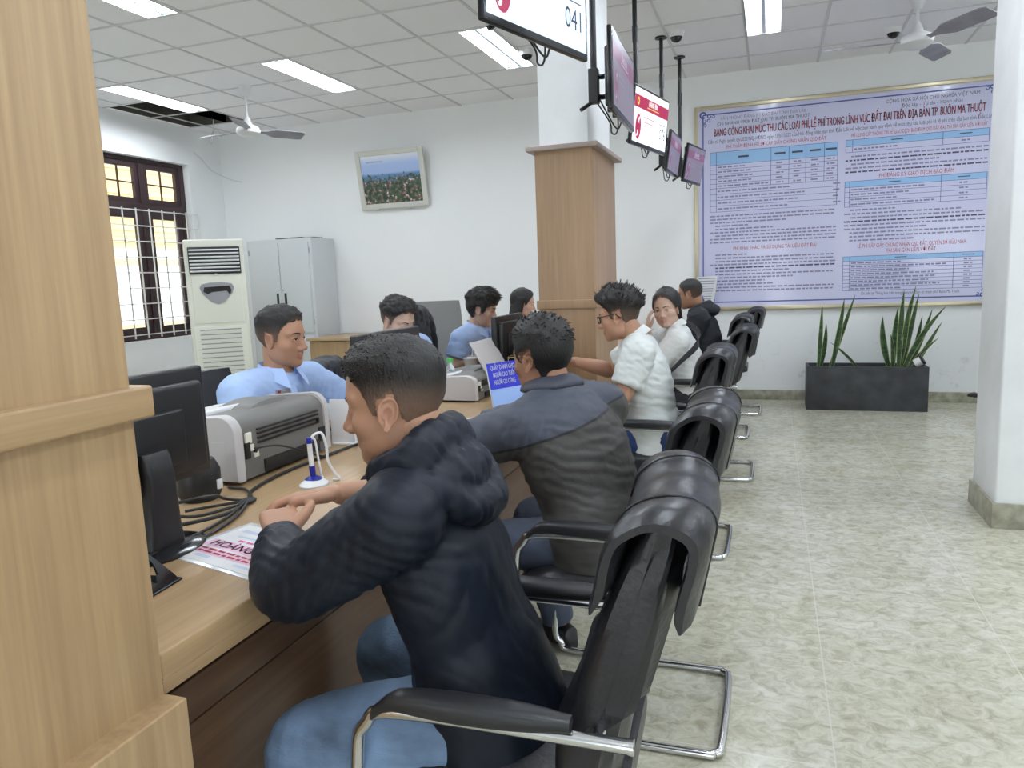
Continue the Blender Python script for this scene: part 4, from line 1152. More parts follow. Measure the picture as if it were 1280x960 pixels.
def torso(mb, J, k=(1, 1), grow=0., top=True, hem=-.09, belly=0.):
    """one closed trunk from hem to neck base"""
    pel, che, nk = V(J['pel']), V(J['che']), V(J['nk'])
    lh = (V(J['hipR']) - V(J['hipL'])).normalized(); ls = (V(J['shR']) - V(J['shL'])).normalized()
    sw = (V(J['shR']) - V(J['shL'])).length / 2
    up0 = (che - pel).normalized()
    pts = [pel + up0 * hem, pel + up0 * (hem * .4), pel + up0 * .06, (pel * .55 + che * .45), che - up0 * .04, che + up0 * .05, nk * .75 + che * .25 + (V(J['shL']) + V(J['shR'])) * 0, nk + (nk - che).normalized() * .008]
    wd = [.172, .180, .172, .155, .170, sw * .95, sw * .62, .066]
    dp_ = [.125, .130, .120, .108 + belly, .118, .110, .082, .062]
    lat = [lh, lh, lh, (lh + ls).normalized(), ls, ls, ls, ls]
    rad = [((a + grow) * k[0], (b + grow) * k[1]) for a, b in zip(wd, dp_)]
    P, R_ = dense(pts, rad, 5)
    L = []
    for i in range(len(P)):
        t = i / 5; j = min(int(t), 7); f = t - j
        L.append((lat[j] * (1 - f) + lat[min(j + 1, 7)] * f).normalized())
    rg = frames(P, R_, 36, lat=L)
    mb.loft(rg)
    for s in 'LR':   # shoulder slope and deltoid cap
        sh = V(J['sh' + s]); nn = nk - (nk - che).normalized() * .035
        dp, dr = dense([nn, nn * .45 + sh * .55 + V((0, 0, .006)), sh], [.058 + grow, .060 + grow, .064 + grow], 4)
        mb.loft(frames(dp, dr, 18))
        mb.ell(sh, (.066 + grow,) * 3, 18)

def limb(mb, pts, rad, n=20, k=6):
    dp, dr = dense([V(p) for p in pts], rad, k); rg = frames(dp, dr, n)
    rg = [[dp[0] + (q - dp[0]) * .3 for q in rg[0]]] + rg + [[dp[-1] + (q - dp[-1]) * .3 for q in rg[-1]]]
    mb.loft(rg)
def lerp3(a, b, t): return V(a) * (1 - t) + V(b) * t

def seated(x, y, face, lean=12, scale=1., yaw=None):
    """default joints of a seated figure: hips at x, y on a 0.46 m seat, looking along 'face' degrees"""
    a = math.radians(face); f = V((math.cos(a), math.sin(a), 0)); r = V((math.sin(a), -math.cos(a), 0)); z = V((0, 0, 1))
    l = math.radians(lean); up = z * math.cos(l) + f * math.sin(l)
    p = V((x, y, .545)); J = {'f': f, 'r': r}
    J['pel'] = p; J['che'] = p + up * .31 * scale; J['nk'] = p + up * .505 * scale + f * .01
    for s, k in (('L', -1), ('R', 1)):
        J['sh' + s] = p + up * .435 * scale + r * (.178 * k * scale)
        J['hip' + s] = p + r * (.085 * k) + z * -.02 + f * .02
        J['kn' + s] = p + r * (.13 * k) + f * .42 + z * -.03
        J['an' + s] = V((p.x, p.y, .085)) + r * (.12 * k) + f * .40
        J['el' + s] = J['sh' + s] + f * .12 + r * (.05 * k) - up * .24
        J['wr' + s] = J['el' + s] + f * .22 - r * (.03 * k) + z * .03
    J['toe'] = f
    J['hd'] = J['nk'] + up * .135 + f * .03
    return J

def person(label, J, F, skin, hair, top, bottom, head=(0, 0, 0), sub=5, voxel=.005, group=None, hands=None, glasses=None, shoes='black_plastic', extra=None, sleeve='long', hscale=1., grow=.014, legr=1., tk=(1, 1), belly=0., folds=(), wr=.003, collar=None, cseed=1, cst=(14, 14, 30)):
    t = thing('person', label, 'person', (0, 0, 0), 0, group)
    # ---------- skin: trunk, limbs and hands in one continuous surface
    b = MB(); torso(b, J, (.93 * tk[0], .90 * tk[1]), -.012)
    HM = head_matrix(J['hd'], *head) @ Matrix.Scale(hscale, 4)
    nk = V(J['nk']); jb = HM @ V((0, -.030, -.035))
    limb(b, [nk - (jb - nk).normalized() * .06, nk, lerp3(nk, jb, .5), jb], [(.070, .060), (.062, .056), (.055, .056), (.054, .056)] if not F.get('fem') else [(.062, .054), (.052, .048), (.047, .048), (.046, .05)])
    for s in 'LR':
        sh, el, wr_ = J['sh' + s], J['el' + s], J['wr' + s]
        q = F.get('arm', 1.)
        limb(b, [sh, lerp3(sh, el, .5), el, lerp3(el, wr_, .3), wr_], [.050 * q, .045 * q, .040 * q, .041 * q, .027 * q])
        hp, kn, an = J['hip' + s], J['kn' + s], J['an' + s]
        limb(b, [hp, lerp3(hp, kn, .5), kn, lerp3(kn, an, .35), an], [.078, .068, .052, .050, .035])
        if hands and s in hands: hand_parts(b, wr_, **hands[s])
        else:
            d = (V(wr_) - V(el)).normalized(); sd = J['r'] * (-1 if s == 'R' else 1)
            hand_parts(b, wr_, d, (0, 0, 1), sd, curl=(18, 26, 18))
    me, co = fuse(b, voxel, 2)
    # head, ears, eyes
    dirs, fc = ico(sub); hp_ = head_surface(dirs, F); red = np.zeros(len(hp_))
    lipz = np.abs(hp_[:, 2] + .072); red = np.where((hp_[:, 1] > .066) & (np.abs(hp_[:, 0]) < .0235 - .4 * lipz) & (lipz < .0125), 1., 0.) * F.get('lips', .55)
    red = np.maximum(red, .18 * np.exp(-(((np.abs(hp_[:, 0]) - .04) / .02) ** 2 + ((hp_[:, 2] + .035) / .02) ** 2)) * (hp_[:, 1] > 0))
    red = np.maximum(red, .25 * np.exp(-(np.linalg.norm(hp_ - np.array((0, .105, -.042)), axis=1) / .018) ** 2))
    hb = MB(); hb.add([HM @ V(p) for p in hp_], [tuple(f_) for f_ in fc], 0)
    nhead = len(hb.v)
    for s in (-1, 1): ear_mesh(hb, s, HM)
    nskin = len(hb.v)
    for s in (-1, 1):
        op = F.get('eye', 1.)
        # almond of the open eye, iris, upper lash line, brow
        N_ = 14
        def patch(outline, lift, mi):
            xs_ = np.array([o_[0] for o_ in outline]); zs_ = np.array([o_[1] for o_ in outline])
            ys_ = front_y(np.abs(xs_), zs_, F) + lift; cxx, czz = xs_.mean(), zs_.mean(); cyy = front_y(np.array([abs(cxx)]), np.array([czz]), F)[0] + lift
            vs = [HM @ V((xs_[i], ys_[i], zs_[i])) for i in range(len(xs_))] + [HM @ V((cxx, cyy, czz))]
            n_ = len(xs_); fs = [(i, (i + 1) % n_, n_) if s < 0 else ((i + 1) % n_, i, n_) for i in range(n_)]
            hb.add(vs, fs, mi)
        if op > .2:
            patch([(s * .031 + .0135 * math.cos(q), -.003 + (.0052 if math.sin(q) > 0 else .0038) * op * math.sin(q) + s * .0 + .0012 * math.cos(q) * s) for q in [2 * PI * i / N_ for i in range(N_)]], .0006, 1)
            patch([(s * .031 + .0052 * math.cos(q) + F.get('gaze', 0.), -.0025 + .0046 * op * math.sin(q)) for q in [2 * PI * i / N_ for i in range(N_)]], .0012, 2)
        up_ = [(s * .031 + .0150 * math.cos(q), -.003 + .0062 * op * math.sin(q) + .0012 * math.cos(q) * s) for q in [PI * i / 9 for i in range(10)]]
        lo_ = [(s * .031 + .0140 * math.cos(q), -.0034 + .0048 * op * math.sin(q) + .0012 * math.cos(q) * s) for q in [PI * i / 9 for i in range(9, -1, -1)]]
        patch(up_ + lo_, .0016, 3)
        br = [(s * (.014 + .034 * u_), .0175 + .0050 * math.sin(PI * u_ * .85) + .0035 * (1 - u_ * .7)) for u_ in np.linspace(0, 1, 9)] + [(s * (.014 + .034 * u_), .0175 + .0050 * math.sin(PI * u_ * .85) - .0035 * (1 - u_ * .7)) for u_ in np.linspace(1, 0, 9)]
        patch(br, .0014, 3)
    # one mesh: body skin + head
    nb = len(me.vertices)
    bf = [tuple(p.vertices) for p in me.polygons]; bpy.data.meshes.remove(me)
    me = bpy.data.meshes.new('body'); me.from_pydata([tuple(c) for c in co] + hb.v, [], bf + [tuple(i + nb for i in f_) for f_ in hb.f])
    for m_ in ('skin_' + skin, 'sclera', 'iris', 'brow'): me.materials.append(M[m_])
    me.polygons.foreach_set('material_index', [0] * len(bf) + hb.m); me.polygons.foreach_set('use_smooth', [True] * len(me.polygons))
    set_attr(me, np.concatenate([np.zeros(nb), red, np.full(nskin - nhead, .12), np.zeros(len(hb.v) - nskin)])); me.update()
    bo = bpy.data.objects.new('body', me); COL.objects.link(bo); bo.parent = t
    # ---------- hair
    H = dict(top=.026, side=.006, hl=HL, fade=1., seed=3, rough=.25, tufts=300, tl=.018, comb=(0, .4, .2)); H.update(hair)
    p = hp_; mk, az = hair_mask(p, H['hl']); keep = mk > .001
    tp = ss(H.get('z0', .045), H.get('z1', .085), p[:, 2] + .02 * ss(1.2, 3.1, az) * H.get('backlift', 1))
    th = (H['side'] + (H['top'] - H['side']) * tp) * mk ** .6
    th += mk * (.25 + tp) * H['rough'] * .012 * (vnoise(p * np.array((70, 40, 60)), H['seed']) + .6 * vnoise(p * np.array((150, 70, 120)), H['seed'] + 1))
    th = np.maximum(th, 0) + .0004
    if H.get('front'): th += H['front'] * tp * mk * np.exp(-((az) / .8) ** 2)
    if H.get('vol'): th += H['vol'] * mk * ss(1.3, 2.6, az)
    nr = (p - np.array((0, -.01, .01))); nr /= np.linalg.norm(nr, axis=1)[:, None]
    po = p + nr * th[:, None]
    if H.get('flat'): po[:, 2] = np.minimum(po[:, 2], H['flat'] + .3 * (po[:, 2] - H['flat']))
    ff = fc[keep[fc].all(1)]; used = np.unique(ff); idx = -np.ones(len(p), int); idx[used] = np.arange(len(used))
    hm = MB(); hm.v = [tuple(HM @ V(q)) for q in po[used]]; hm.f = [tuple(idx[q]) for q in ff]; hm.m = [0] * len(ff); hm.sm = [True] * len(ff)
    dens = np.clip(1 - H['fade'] * (1 - .999 * ss(-.025, .062, p[:, 2] + .02 * ss(1.7, 3.1, az))) * (1 if H['fade'] else 0), .12, 1) * np.clip(mk * 1.2, 0, 1); dv = list(dens[used])
    rg_ = random.Random(H['seed']); cand = used[(tp[used] > .25)] if len(used) else []
    for _ in range(H['tufts'] if len(cand) else 0):
        i = int(cand[rg_.randrange(len(cand))]); q = po[i]; d = nr[i] * (.35 + .5 * rg_.random()) + np.array(H['comb']) * (.6 + .6 * rg_.random()) + np.array([rg_.uniform(-.25, .25) for _ in range(3)])
        d = d / np.linalg.norm(d); L_ = H['tl'] * rg_.uniform(.5, 1.15); u_ = np.cross(d, (0, 0, 1.)); u_ = u_ / (np.linalg.norm(u_) + 1e-6); w_ = np.cross(d, u_)
        r_ = .0022; q = q - nr[i] * .004
        md = q + d * L_ * .55 + nr[i] * .001; tipp = q + d * L_ - nr[i] * L_ * .15
        vs = [q + u_ * r_, q - u_ * r_ * .6 + w_ * r_, q - u_ * r_ * .6 - w_ * r_, md + u_ * r_ * .8, md - u_ * r_ * .5 + w_ * r_ * .8, md - u_ * r_ * .5 - w_ * r_ * .8, tipp]
        hm.add([HM @ V(x_) for x_ in vs], [(0, 1, 4, 3), (1, 2, 5, 4), (2, 0, 3, 5), (3, 4, 6), (4, 5, 6), (5, 3, 6)], 0); dv += [1.] * 7
    if hair.get('more'):
        n0 = len(hm.v); hair['more'](hm, HM, J); dv += [1.] * (len(hm.v) - n0)
    ho_ = hm.build('hair', 'hair', t, ang=0); set_attr(ho_.data, dv)
    # ---------- clothes
    g = MB(); torso(g, J, tk, grow, belly=belly, hem=F.get('hem', -.10))
    for s in 'LR':
        sh, el, wr_ = J['sh' + s], J['el' + s], J['wr' + s]; G = grow
        if sleeve == 'short':
            e_ = lerp3(sh, el, .72); limb(g, [sh, lerp3(sh, el, .4), e_], [.062 + G, .062 + G, .060 + G])
        elif sleeve == 'long':
            e_ = lerp3(el, wr_, F.get('cuff' + s, .93)); limb(g, [sh, lerp3(sh, el, .5), lerp3(sh, el, .9), lerp3(el, wr_, .12), lerp3(el, e_, .55), e_], [.062 + G, .058 + G, .052 + G, .052 + G, .046 + G, .034 + G * .8])
    cloth(g, F.get('topname', 'shirt'), top, t, F.get('cvox', .008), 5, folds, wr, cseed, cst)
    pn = MB(); pel = V(J['pel'])
    for s in 'LR':
        hp, kn, an = J['hip' + s], J['kn' + s], J['an' + s]
        limb(pn, [V(hp) - J['f'] * .005, lerp3(hp, kn, .5), lerp3(hp, kn, .95), lerp3(kn, an, .15), lerp3(kn, an, .55), lerp3(kn, an, .97)], [.098 * legr, .088 * legr, .072 * legr, .070 * legr, .066 * legr, .058 * legr])
    pn.ell(pel - V((0, 0, .03)) + J['f'] * .03, (.135, .135, .095), 20)
    kf = [(lerp3(J['hip' + s], J['kn' + s], .92), V(J['kn' + s]) - V(J['hip' + s]), .11, 4, .004) for s in 'LR'] + [(V(J['hip' + s]) + J['f'] * .05, (V(J['kn' + s]) - V(J['hip' + s])), .12, 4, .005) for s in 'LR']
    cloth(pn, 'trousers', bottom, t, .009, 4, kf, .0022, cseed + 5)
    for s in 'LR':
        q = MB(); shoe_parts(q, J['an' + s], J.get('toe' + s, J['toe'])); q.build('shoe', shoes, t)
    if collar: shirt_collar(t, J, HM, top, *collar)
    if glasses: spectacles(t, HM, F, glasses)
    if extra: extra(t, J, HM, F)
    return t

def shirt_collar(t, J, HM, material, opening=.5, size=1.):
    """folded collar standing round the neck with two points in front"""
    nk = V(J['nk']); jb = HM @ V((0, -.030, -.035)); ax = (jb - nk).normalized(); f = J['f']; f = (f - ax * f.dot(ax)).normalized(); s = ax.cross(f)
    c0 = nk + ax * .000
    q = MB(); n = 40; inner, topr, outer = [], [], []
    gap = opening
    for i in range(n + 1):
        a = gap + (2 * PI - 2 * gap) * i / n       # 0 = front
        fr = max(0, 1 - abs(PI - a) / PI)            # 0 front .. 1 back
        d = f * math.cos(a) + s * math.sin(a)
        back = (1 - math.cos(a)) / 2
        inner.append(c0 + d * .062 * size + ax * (-.012) + f * .006)
        topr.append(c0 + d * (.066 + .004 * back) * size + ax * (.024 + .026 * back))
        pt = max(0, 1 - min(a - gap, 2 * PI - gap - a) / .8)
        outer.append(c0 + d * (.090 + .012 * pt) * size + ax * (-.010 + .018 * back - .045 * pt) + f * .022 * pt)
    th = .0022
    rows = [inner, topr, outer, [p - ax * .0 + (c0 - p).normalized() * .003 for p in outer], [p - ax * .004 for p in topr], ]
    vs = [p for r in (inner, topr, outer) for p in r]; m_ = n + 1
    fs = []
    for r in range(2):
        for i in range(n): fs.append((r * m_ + i, r * m_ + i + 1, (r + 1) * m_ + i + 1, (r + 1) * m_ + i))
    o = len(vs); vs = vs + [p - (p - c0).normalized() * th for p in vs]
    fs = fs + [tuple(i + o for i in f_[::-1]) for f_ in fs]
    for i in range(n): fs += [(i, o + i, o + i + 1, i + 1), (2 * m_ + i + 1, o + 2 * m_ + i + 1, o + 2 * m_ + i, 2 * m_ + i)]
    for r in range(2):
        fs += [(r * m_, (r + 1) * m_, o + (r + 1) * m_, o + r * m_), (r * m_ + n, o + r * m_ + n, o + (r + 1) * m_ + n, (r + 1) * m_ + n)]
    q.add(vs, fs); return q.build('collar', material, t, ang=50)

def spectacles(t, HM, F, fm):
    g = MB(); y0 = .093
    for s in (-1, 1):
        pts = [V((s * .0335 + .0235 * math.copysign(abs(math.cos(q)) ** .6, math.cos(q)), y0 - .10 * max(0, abs(s * .0335 + .0235 * math.cos(q)) - .03) ** 1.2 * 2, -.004 + .0165 * math.copysign(abs(math.sin(q)) ** .7, math.sin(q)))) for q in [2 * PI * i / 28 for i in range(28)]]
        g.loft(frames(pts, [.0027 if fm == 'frame_black' else .0011] * 28, 6, True), M4=HM, loop=True)
        hz = V((s * .057, y0 - .010, .004)); eb = V((s * .0785, -.004, .010)); tp = V((s * .079, -.030, -.016))
        g.tube([hz, V((s * .070, .07, .008)), eb, tp], .0027 if fm == 'frame_black' else .0012, 6, M4=HM)
    g.tube([V((-.011, y0, .002)), V((0, y0 + .003, .005)), V((.011, y0, .002))], .0018 if fm == 'frame_black' else .0011, 6, M4=HM)
    return g.build('spectacles', fm, t)
# ------------------------------------------------------------------ people
def zone_mat(name, c_top, c_low, nrm, dist, rough, bump=.15, bs=60., c_line=(.01, .01, .012)):
    """garment with a yoke: above the plane one cloth, below another, a seam between"""
    m, nt, b = new_mat(name)
    tc = nt.nodes.new('ShaderNodeTexCoord'); dt = nt.nodes.new('ShaderNodeVectorMath'); dt.operation = 'DOT_PRODUCT'; dt.inputs[1].default_value = nrm
    nt.links.new(tc.outputs['Object'], dt.inputs[0])
    rp = nt.nodes.new('ShaderNodeValToRGB'); rp.color_ramp.interpolation = 'CONSTANT'
    ad = nt.nodes.new('ShaderNodeMath'); ad.operation = 'MULTIPLY_ADD'; ad.inputs[1].default_value = 1.; ad.inputs[2].default_value = .5 - dist
    nt.links.new(dt.outputs['Value'], ad.inputs[0]); nt.links.new(ad.outputs[0], rp.inputs[0])
    rp.color_ramp.elements[0].color = (*c_low, 1); rp.color_ramp.elements[1].position = .5; rp.color_ramp.elements[1].color = (*c_line, 1)
    e = rp.color_ramp.elements.new(.505); e.color = (*c_top, 1)
    nt.links.new(rp.outputs[0], b.inputs['Base Color']); b.inputs['Roughness'].default_value = rough
    n = nt.nodes.new('ShaderNodeTexNoise'); n.inputs['Scale'].default_value = bs; n.inputs['Detail'].default_value = 5
    bp = nt.nodes.new('ShaderNodeBump'); bp.inputs['Strength'].default_value = bump; bp.inputs['Distance'].default_value = .006
    nt.links.new(tc.outputs['Object'], n.inputs['Vector']); nt.links.new(n.outputs['Fac'], bp.inputs['Height']); nt.links.new(bp.outputs['Normal'], b.inputs['Normal'])
    return m
M['navy_nylon'] = mat('dark navy nylon', (.008, .0115, .020), .46, spec=.22, bump=.22, bscale=22., stretch=(1, 1, .5))
M['grey_jacket'] = zone_mat('charcoal jacket with smooth yoke', (.045, .052, .075), (.050, .047, .044), (-.25, -.10, .96), .775, .6)
M['yoke_cloth'] = mat('dark blue grey cloth', (.035, .040, .058), .6)
M['white_shirt'] = mat('off white shirt', (.66, .69, .68), .75, bump=.12, bscale=30.)
M['white_blouse'] = mat('white blouse', (.74, .76, .76), .75, bump=.12, bscale=30.)
M['blue_shirt'] = mat('pale blue uniform shirt', (.41, .56, .88), .7, bump=.12, bscale=30.)
M['cream_top'] = mat('cream knit top', (.55, .52, .46), .85, bump=.3, bscale=120.)
M['black_hoodie'] = mat('black cotton hooded top', (.010, .012, .018), .8, bump=.2, bscale=50.)
M['jeans'] = mat('washed blue jeans', (.12, .185, .29), .75, bump=.2, bscale=140., var=.5, vscale=7., stretch=(1, 1, 2))
M['dark_jeans'] = mat('deep blue jeans', (.012, .035, .13), .75, bump=.15, bscale=140., var=.35, vscale=6.)
M['slate_trousers'] = mat('slate trousers', (.055, .07, .11), .75, bump=.12, bscale=100.)
M['dark_trousers'] = mat('dark trousers', (.012, .014, .022), .75, bump=.12, bscale=100.)

# --- man in the dark hooded jacket, nearest, hands clasped on the counter
J = seated(-.40, 1.285, 180, 20)
J.update(pel=V((-.525, 1.285, .545)), che=V((-.612, 1.285, .82)), nk=V((-.628, 1.275, 1.000)), shL=V((-.618, 1.110, .925)), shR=V((-.640, 1.450, .920)),
         elL=V((-.828, 1.085, .792)), wrL=V((-.978, 1.255, .822)), elR=V((-.870, 1.640, .805)), wrR=V((-.975, 1.478, .848)),
         hipL=V((-.52, 1.205, .515)), hipR=V((-.52, 1.375, .520)), knL=V((-.835, 1.090, .482)), knR=V((-.855, 1.450, .490)), anL=V((-.80, 1.07, .085)), anR=V((-.80, 1.50, .085)),
         hd=V((-.690, 1.262, 1.112)))
def hoodA(t, J, HM, F):
    g = MB(); nk = J['nk']; f = V((-1, 0, 0)); s = V((0, 1, 0)); up = V((-.38, 0, .92))
    def at(ff, ss_, uu): return nk + f * (ff * (.62 if ff < -.03 else 1) + .004) + s * ss_ + up * uu
    # stand-up rim round the neck, open at the throat
    limb(g, [at(.085, -.055, -.035), at(.040, -.100, -.012), at(-.030, -.105, .018), at(-.085, -.045, .042), at(-.088, .045, .042), at(-.030, .105, .018), at(.040, .100, -.012), at(.085, .055, -.035)],
         [(.020, .030), (.026, .036), (.028, .042), (.030, .046), (.030, .046), (.028, .042), (.026, .036), (.020, .030)], 16, 6)
    # hood folded down on the back
    g.ell(tuple(at(-.085, .0, -.030)), (.052, .115, .055), 24)
    limb(g, [at(-.04, -.135, -.010), at(-.095, -.100, -.050), at(-.122, -.02, -.090), at(-.118, .06, -.085), at(-.07, .130, -.02)], [.022, .030, .036, .034, .022], 16, 6)
    limb(g, [at(-.01, -.150, -.020), at(-.07, -.135, -.025), at(-.11, -.07, -.05), at(-.12, .03, -.055)], [.016, .022, .024, .020], 12, 6)
    cloth(g, 'hood', 'navy_nylon', t, .006, 4, [(at(-.12, -.06, -.05), (.2, 1, .3), .12, 4, .006), (at(-.10, .06, -.03), (.1, 1, -.5), .12, 4, .005)], .004, 11, (16, 30, 22))
    # cord at the hood edge
    q = MB(); q.tube([at(.02, .112, .03), at(-.005, .125, .06), at(-.03, .135, .06), at(-.035, .14, .03)], .0022, 6, dens=5); q.build('drawstring', 'cable', t)
eL, wL = J['elL'], J['wrL']
person('man in a dark navy hooded jacket and blue jeans, hands clasped on the counter', J, dict(w=1.0, jaw=1.03, eye=.35, lips=.5, topname='hooded_jacket', cvox=.007, cuffL=.86, cuffR=.62, hem=-.165), 'tan',
       dict(top=.013, side=.003, fade=1.0, tufts=1100, tl=.009, comb=(0, .9, .1), rough=.18, z0=.040, z1=.085, front=.006), 'navy_nylon', 'jeans', (190, 7, -1), sub=6, voxel=.0034,
       hands={'L': dict(fdir=(-.57, .80, .20), back=(.25, -.25, .93), side=(.8, .57, .1), curl=(42, 46, 30), thumb=(.74, .50, .14), tcurl=8, scale=1.06),
              'R': dict(fdir=(-.84, -.52, -.02), back=(.0, .25, .97), side=(.5, -.84, .05), curl=(12, 28, 18), thumb=(.62, .66, .0), tcurl=14, scale=1.06)},
       extra=hoodA, grow=.018, tk=(.98, .86), wr=.0016, cst=(15, 15, 8), cseed=3, legr=1.0,
       folds=[((-.60, 1.10, .88), (.5, 0, 1), .11, 4, .007), ((-.83, 1.10, .81), (.6, 1, .1), .11, 5, .007), ((-.93, 1.18, .82), (.6, 1, .1), .08, 5, .006), ((-.56, 1.13, .74), (.1, 1, -.5), .15, 3, .004), ((-.47, 1.2, .60), (.5, .5, .7), .12, 3, .004), ((-.72, 1.09, .87), (.9, 0, -.4), .10, 3, .006), ((-.50, 1.36, .74), (.2, 1, .4), .16, 3, .004)])

# --- man in the grey jacket, seen from behind
J = seated(-.40, 2.19, 150, 20)
J.update(pel=V((-.485, 2.19, .545)), che=V((-.585, 2.225, .80)), nk=V((-.655, 2.275, .965)), shL=V((-.715, 2.105, .880)), shR=V((-.535, 2.425, .895)),
         elL=V((-.935, 2.11, .815)), wrL=V((-1.14, 2.28, .80)), elR=V((-.80, 2.62, .81)), wrR=V((-1.04, 2.55, .80)),
         knL=V((-.83, 2.12, .50)), knR=V((-.80, 2.42, .50)), anL=V((-.80, 2.10, .085)), anR=V((-.72, 2.46, .085)), hd=V((-.705, 2.285, 1.085)))
def collarB(t, J, HM, F):
    g = MB(); nk = J['nk']; f = J['f']; s = J['r']; up = V((-.3, .15, .9)).normalized()
    pts = [nk + f * (.075 * math.cos(a)) + s * (.078 * math.sin(a)) + up * (.030 + .022 * (1 - math.cos(a)) / 2) for a in [.6 + (2 * PI - 1.2) * i / 10 for i in range(11)]]
    limb(g, pts, [(.014, .036)] * 11, 14, 4); cloth(g, 'collar', 'yoke_cloth', t, .006, 3, (), .002, 4)
person('man in a charcoal grey jacket with gold-rimmed glasses, seen from behind', J, dict(w=1.0, topname='jacket', cuffL=.95, cuffR=.95, hem=-.10), 'brown',
       dict(top=.022, side=.016, fade=.0, tufts=260, tl=.02, comb=(0, -.5, -.2), rough=.5, hl=[(a, z - (.012 if a > 1.9 else 0)) for a, z in HL]), 'grey_jacket', 'slate_trousers', (157, 6, 0), sub=5, voxel=.005,
       glasses='frame_gold', extra=collarB, grow=.022, tk=(1.02, 1.02), wr=.003, cseed=9,
       folds=[((-.52, 2.10, .76), (.2, .2, 1), .15, 5, .005), ((-.50, 2.32, .72), (.2, .2, 1), .18, 5, .0045), ((-.46, 2.2, .60), (.1, .2, 1), .16, 4, .006), ((-.72, 2.08, .85), (.7, .3, -.3), .10, 4, .006), ((-.92, 2.1, .81), (.7, .7, 0), .10, 5, .006)])

# --- man in the white shirt with black glasses
J = seated(-.44, 3.66, 176, 16)
J.update(pel=V((-.545, 3.66, .545)), che=V((-.595, 3.655, .83)), nk=V((-.630, 3.65, 1.015)), shL=V((-.590, 3.485, .965)), shR=V((-.64, 3.82, .955)),
         elL=V((-.665, 3.42, .755)), wrL=V((-.880, 3.50, .800)), elR=V((-.80, 3.84, .84)), wrR=V((-.955, 3.66, .905)),
         hd=V((-.715, 3.645, 1.135)))
person('man in a white short-sleeved shirt and black-framed glasses, elbows on the counter', J, dict(w=1.0, jaw=1.02, topname='shirt', hem=-.14), 'tan',
       dict(top=.034, side=.008, fade=.6, tufts=420, tl=.030, comb=(0, -.35, .35), rough=.8, z0=.02, z1=.07, front=.012, seed=5), 'white_shirt', 'dark_jeans', (178, 10, 2), sub=5, voxel=.005,
       glasses='frame_black', sleeve='short', grow=.016, collar=(.5, 1.), wr=.0035, cseed=21,
       hands={'R': dict(fdir=(-.6, -.75, .25), back=(-.2, .35, .9), side=(.6, -.6, .4), curl=(40, 50, 30)), 'L': dict(fdir=(-.9, .4, .05), back=(0, 0, 1), side=(.3, .9, .2), curl=(25, 30, 20))},
       folds=[((-.57, 3.52, .80), (.2, .3, 1), .16, 4, .006), ((-.50, 3.62, .66), (.3, .2, 1), .18, 3, .007), ((-.60, 3.47, .92), (.6, 0, .7), .10, 4, .006)])

# --- woman in white turning towards the camera
J = seated(-.44, 5.0, 178, 8)
J.update(pel=V((-.50, 5.0, .545)), che=V((-.57, 5.0, .80)), nk=V((-.600, 4.995, .965)), shL=V((-.570, 4.845, .900)), shR=V((-.680, 5.150, .905)),
         elL=V((-.74, 4.80, .72)), wrL=V((-.96, 4.90, .79)), elR=V((-.87, 5.08, .82)), wrR=V((-.775, 4.940, .955)), hd=V((-.655, 4.965, 1.100)))
def hair_back(len_=.30, wid=.085, back=-.05, thick=.045, lower=.8, sx=0., az0=1.25):
    def fn(hm, HM, J):
        n, rows = 22, 12
        Rw = HM.to_3x3(); o = HM.translation
        for i_ in range(1):
            rings = []
            for r in range(rows + 1):
                u = r / rows; z = .06 - (len_ + .06) * u
                ring = []
                w_ = wid * (1 - (1 - lower) * u) * (1 if u < .93 else .7); 
                for side_ in (0, 1):
                    for k in range(n + 1):
                        a = (az0 + (2 * PI - 2 * az0) * (k if not side_ else n - k) / n)
                        rr = w_ * (1.06 if not side_ else .72) + .004 * vnoise(np.array([[a * 9, u * 2, side_ * 5.]]), 3)[0]
                        ring.append(HM @ V((rr * math.sin(a) + sx * u, back * .4 + rr * 1.05 * math.cos(a) + back * .6 * u, z)))
                rings.append(ring)
            hm.loft(rings)
    return fn
def strap_bag(t, J, HM, F):
    q = MB(); pts = [V((-.53, 5.06, 1.0)), V((-.450, 4.95, .945)), V((-.450, 4.86, .868)), V((-.530, 4.785, .785)), V((-.62, 4.770, .70)), V((-.70, 4.82, .65))]
    dp, dr = dense(pts, [(.018, .003)] * len(pts), 6); q.loft(frames(dp, dr, 8, lat=[V((.1, .6, .8))] * len(dp)))
    q.build('shoulder_strap', 'black_cloth', t)
DH = [(0, .084), (.30, .076), (.55, .064), (.80, .046), (1.05, .018), (1.25, -.004), (1.42, -.004), (1.50, .010), (1.86, .004), (1.98, -.04), (2.2, -.07), (3.15, -.085)]
person('woman in a white blouse with black hair, looking back over her shoulder, hand on cheek', J, dict(w=.99, jaw=1.02, fat=.006, fem=True, lips=.42, eye=.8, topname='blouse', arm=.95), 'pale',
       dict(top=.020, side=.016, fade=0., tufts=40, tl=.02, hl=DH, rough=.15, vol=.014, more=hair_back(.20, .082, -.06, lower=.9, az0=1.9)), 'white_blouse', 'dark_trousers', (-103, 4, 6), sub=6, voxel=.005,
       sleeve='long', grow=.014, tk=(.95, 1.0), belly=.015, collar=(.45, .95), wr=.0016, cst=(15, 15, 8), cseed=31, hscale=.98, extra=strap_bag,
       hands={'R': dict(fdir=(.05, .12, .95), back=(-.9, -.3, .1), side=(.25, -.9, .1), curl=(14, 26, 22), scale=.92)},
       folds=[((-.55, 4.86, .78), (.2, .3, 1), .15, 4, .006), ((-.57, 4.85, .88), (.5, 0, .7), .09, 4, .006), ((-.50, 4.95, .64), (.2, .2, 1), .15, 3, .006)])

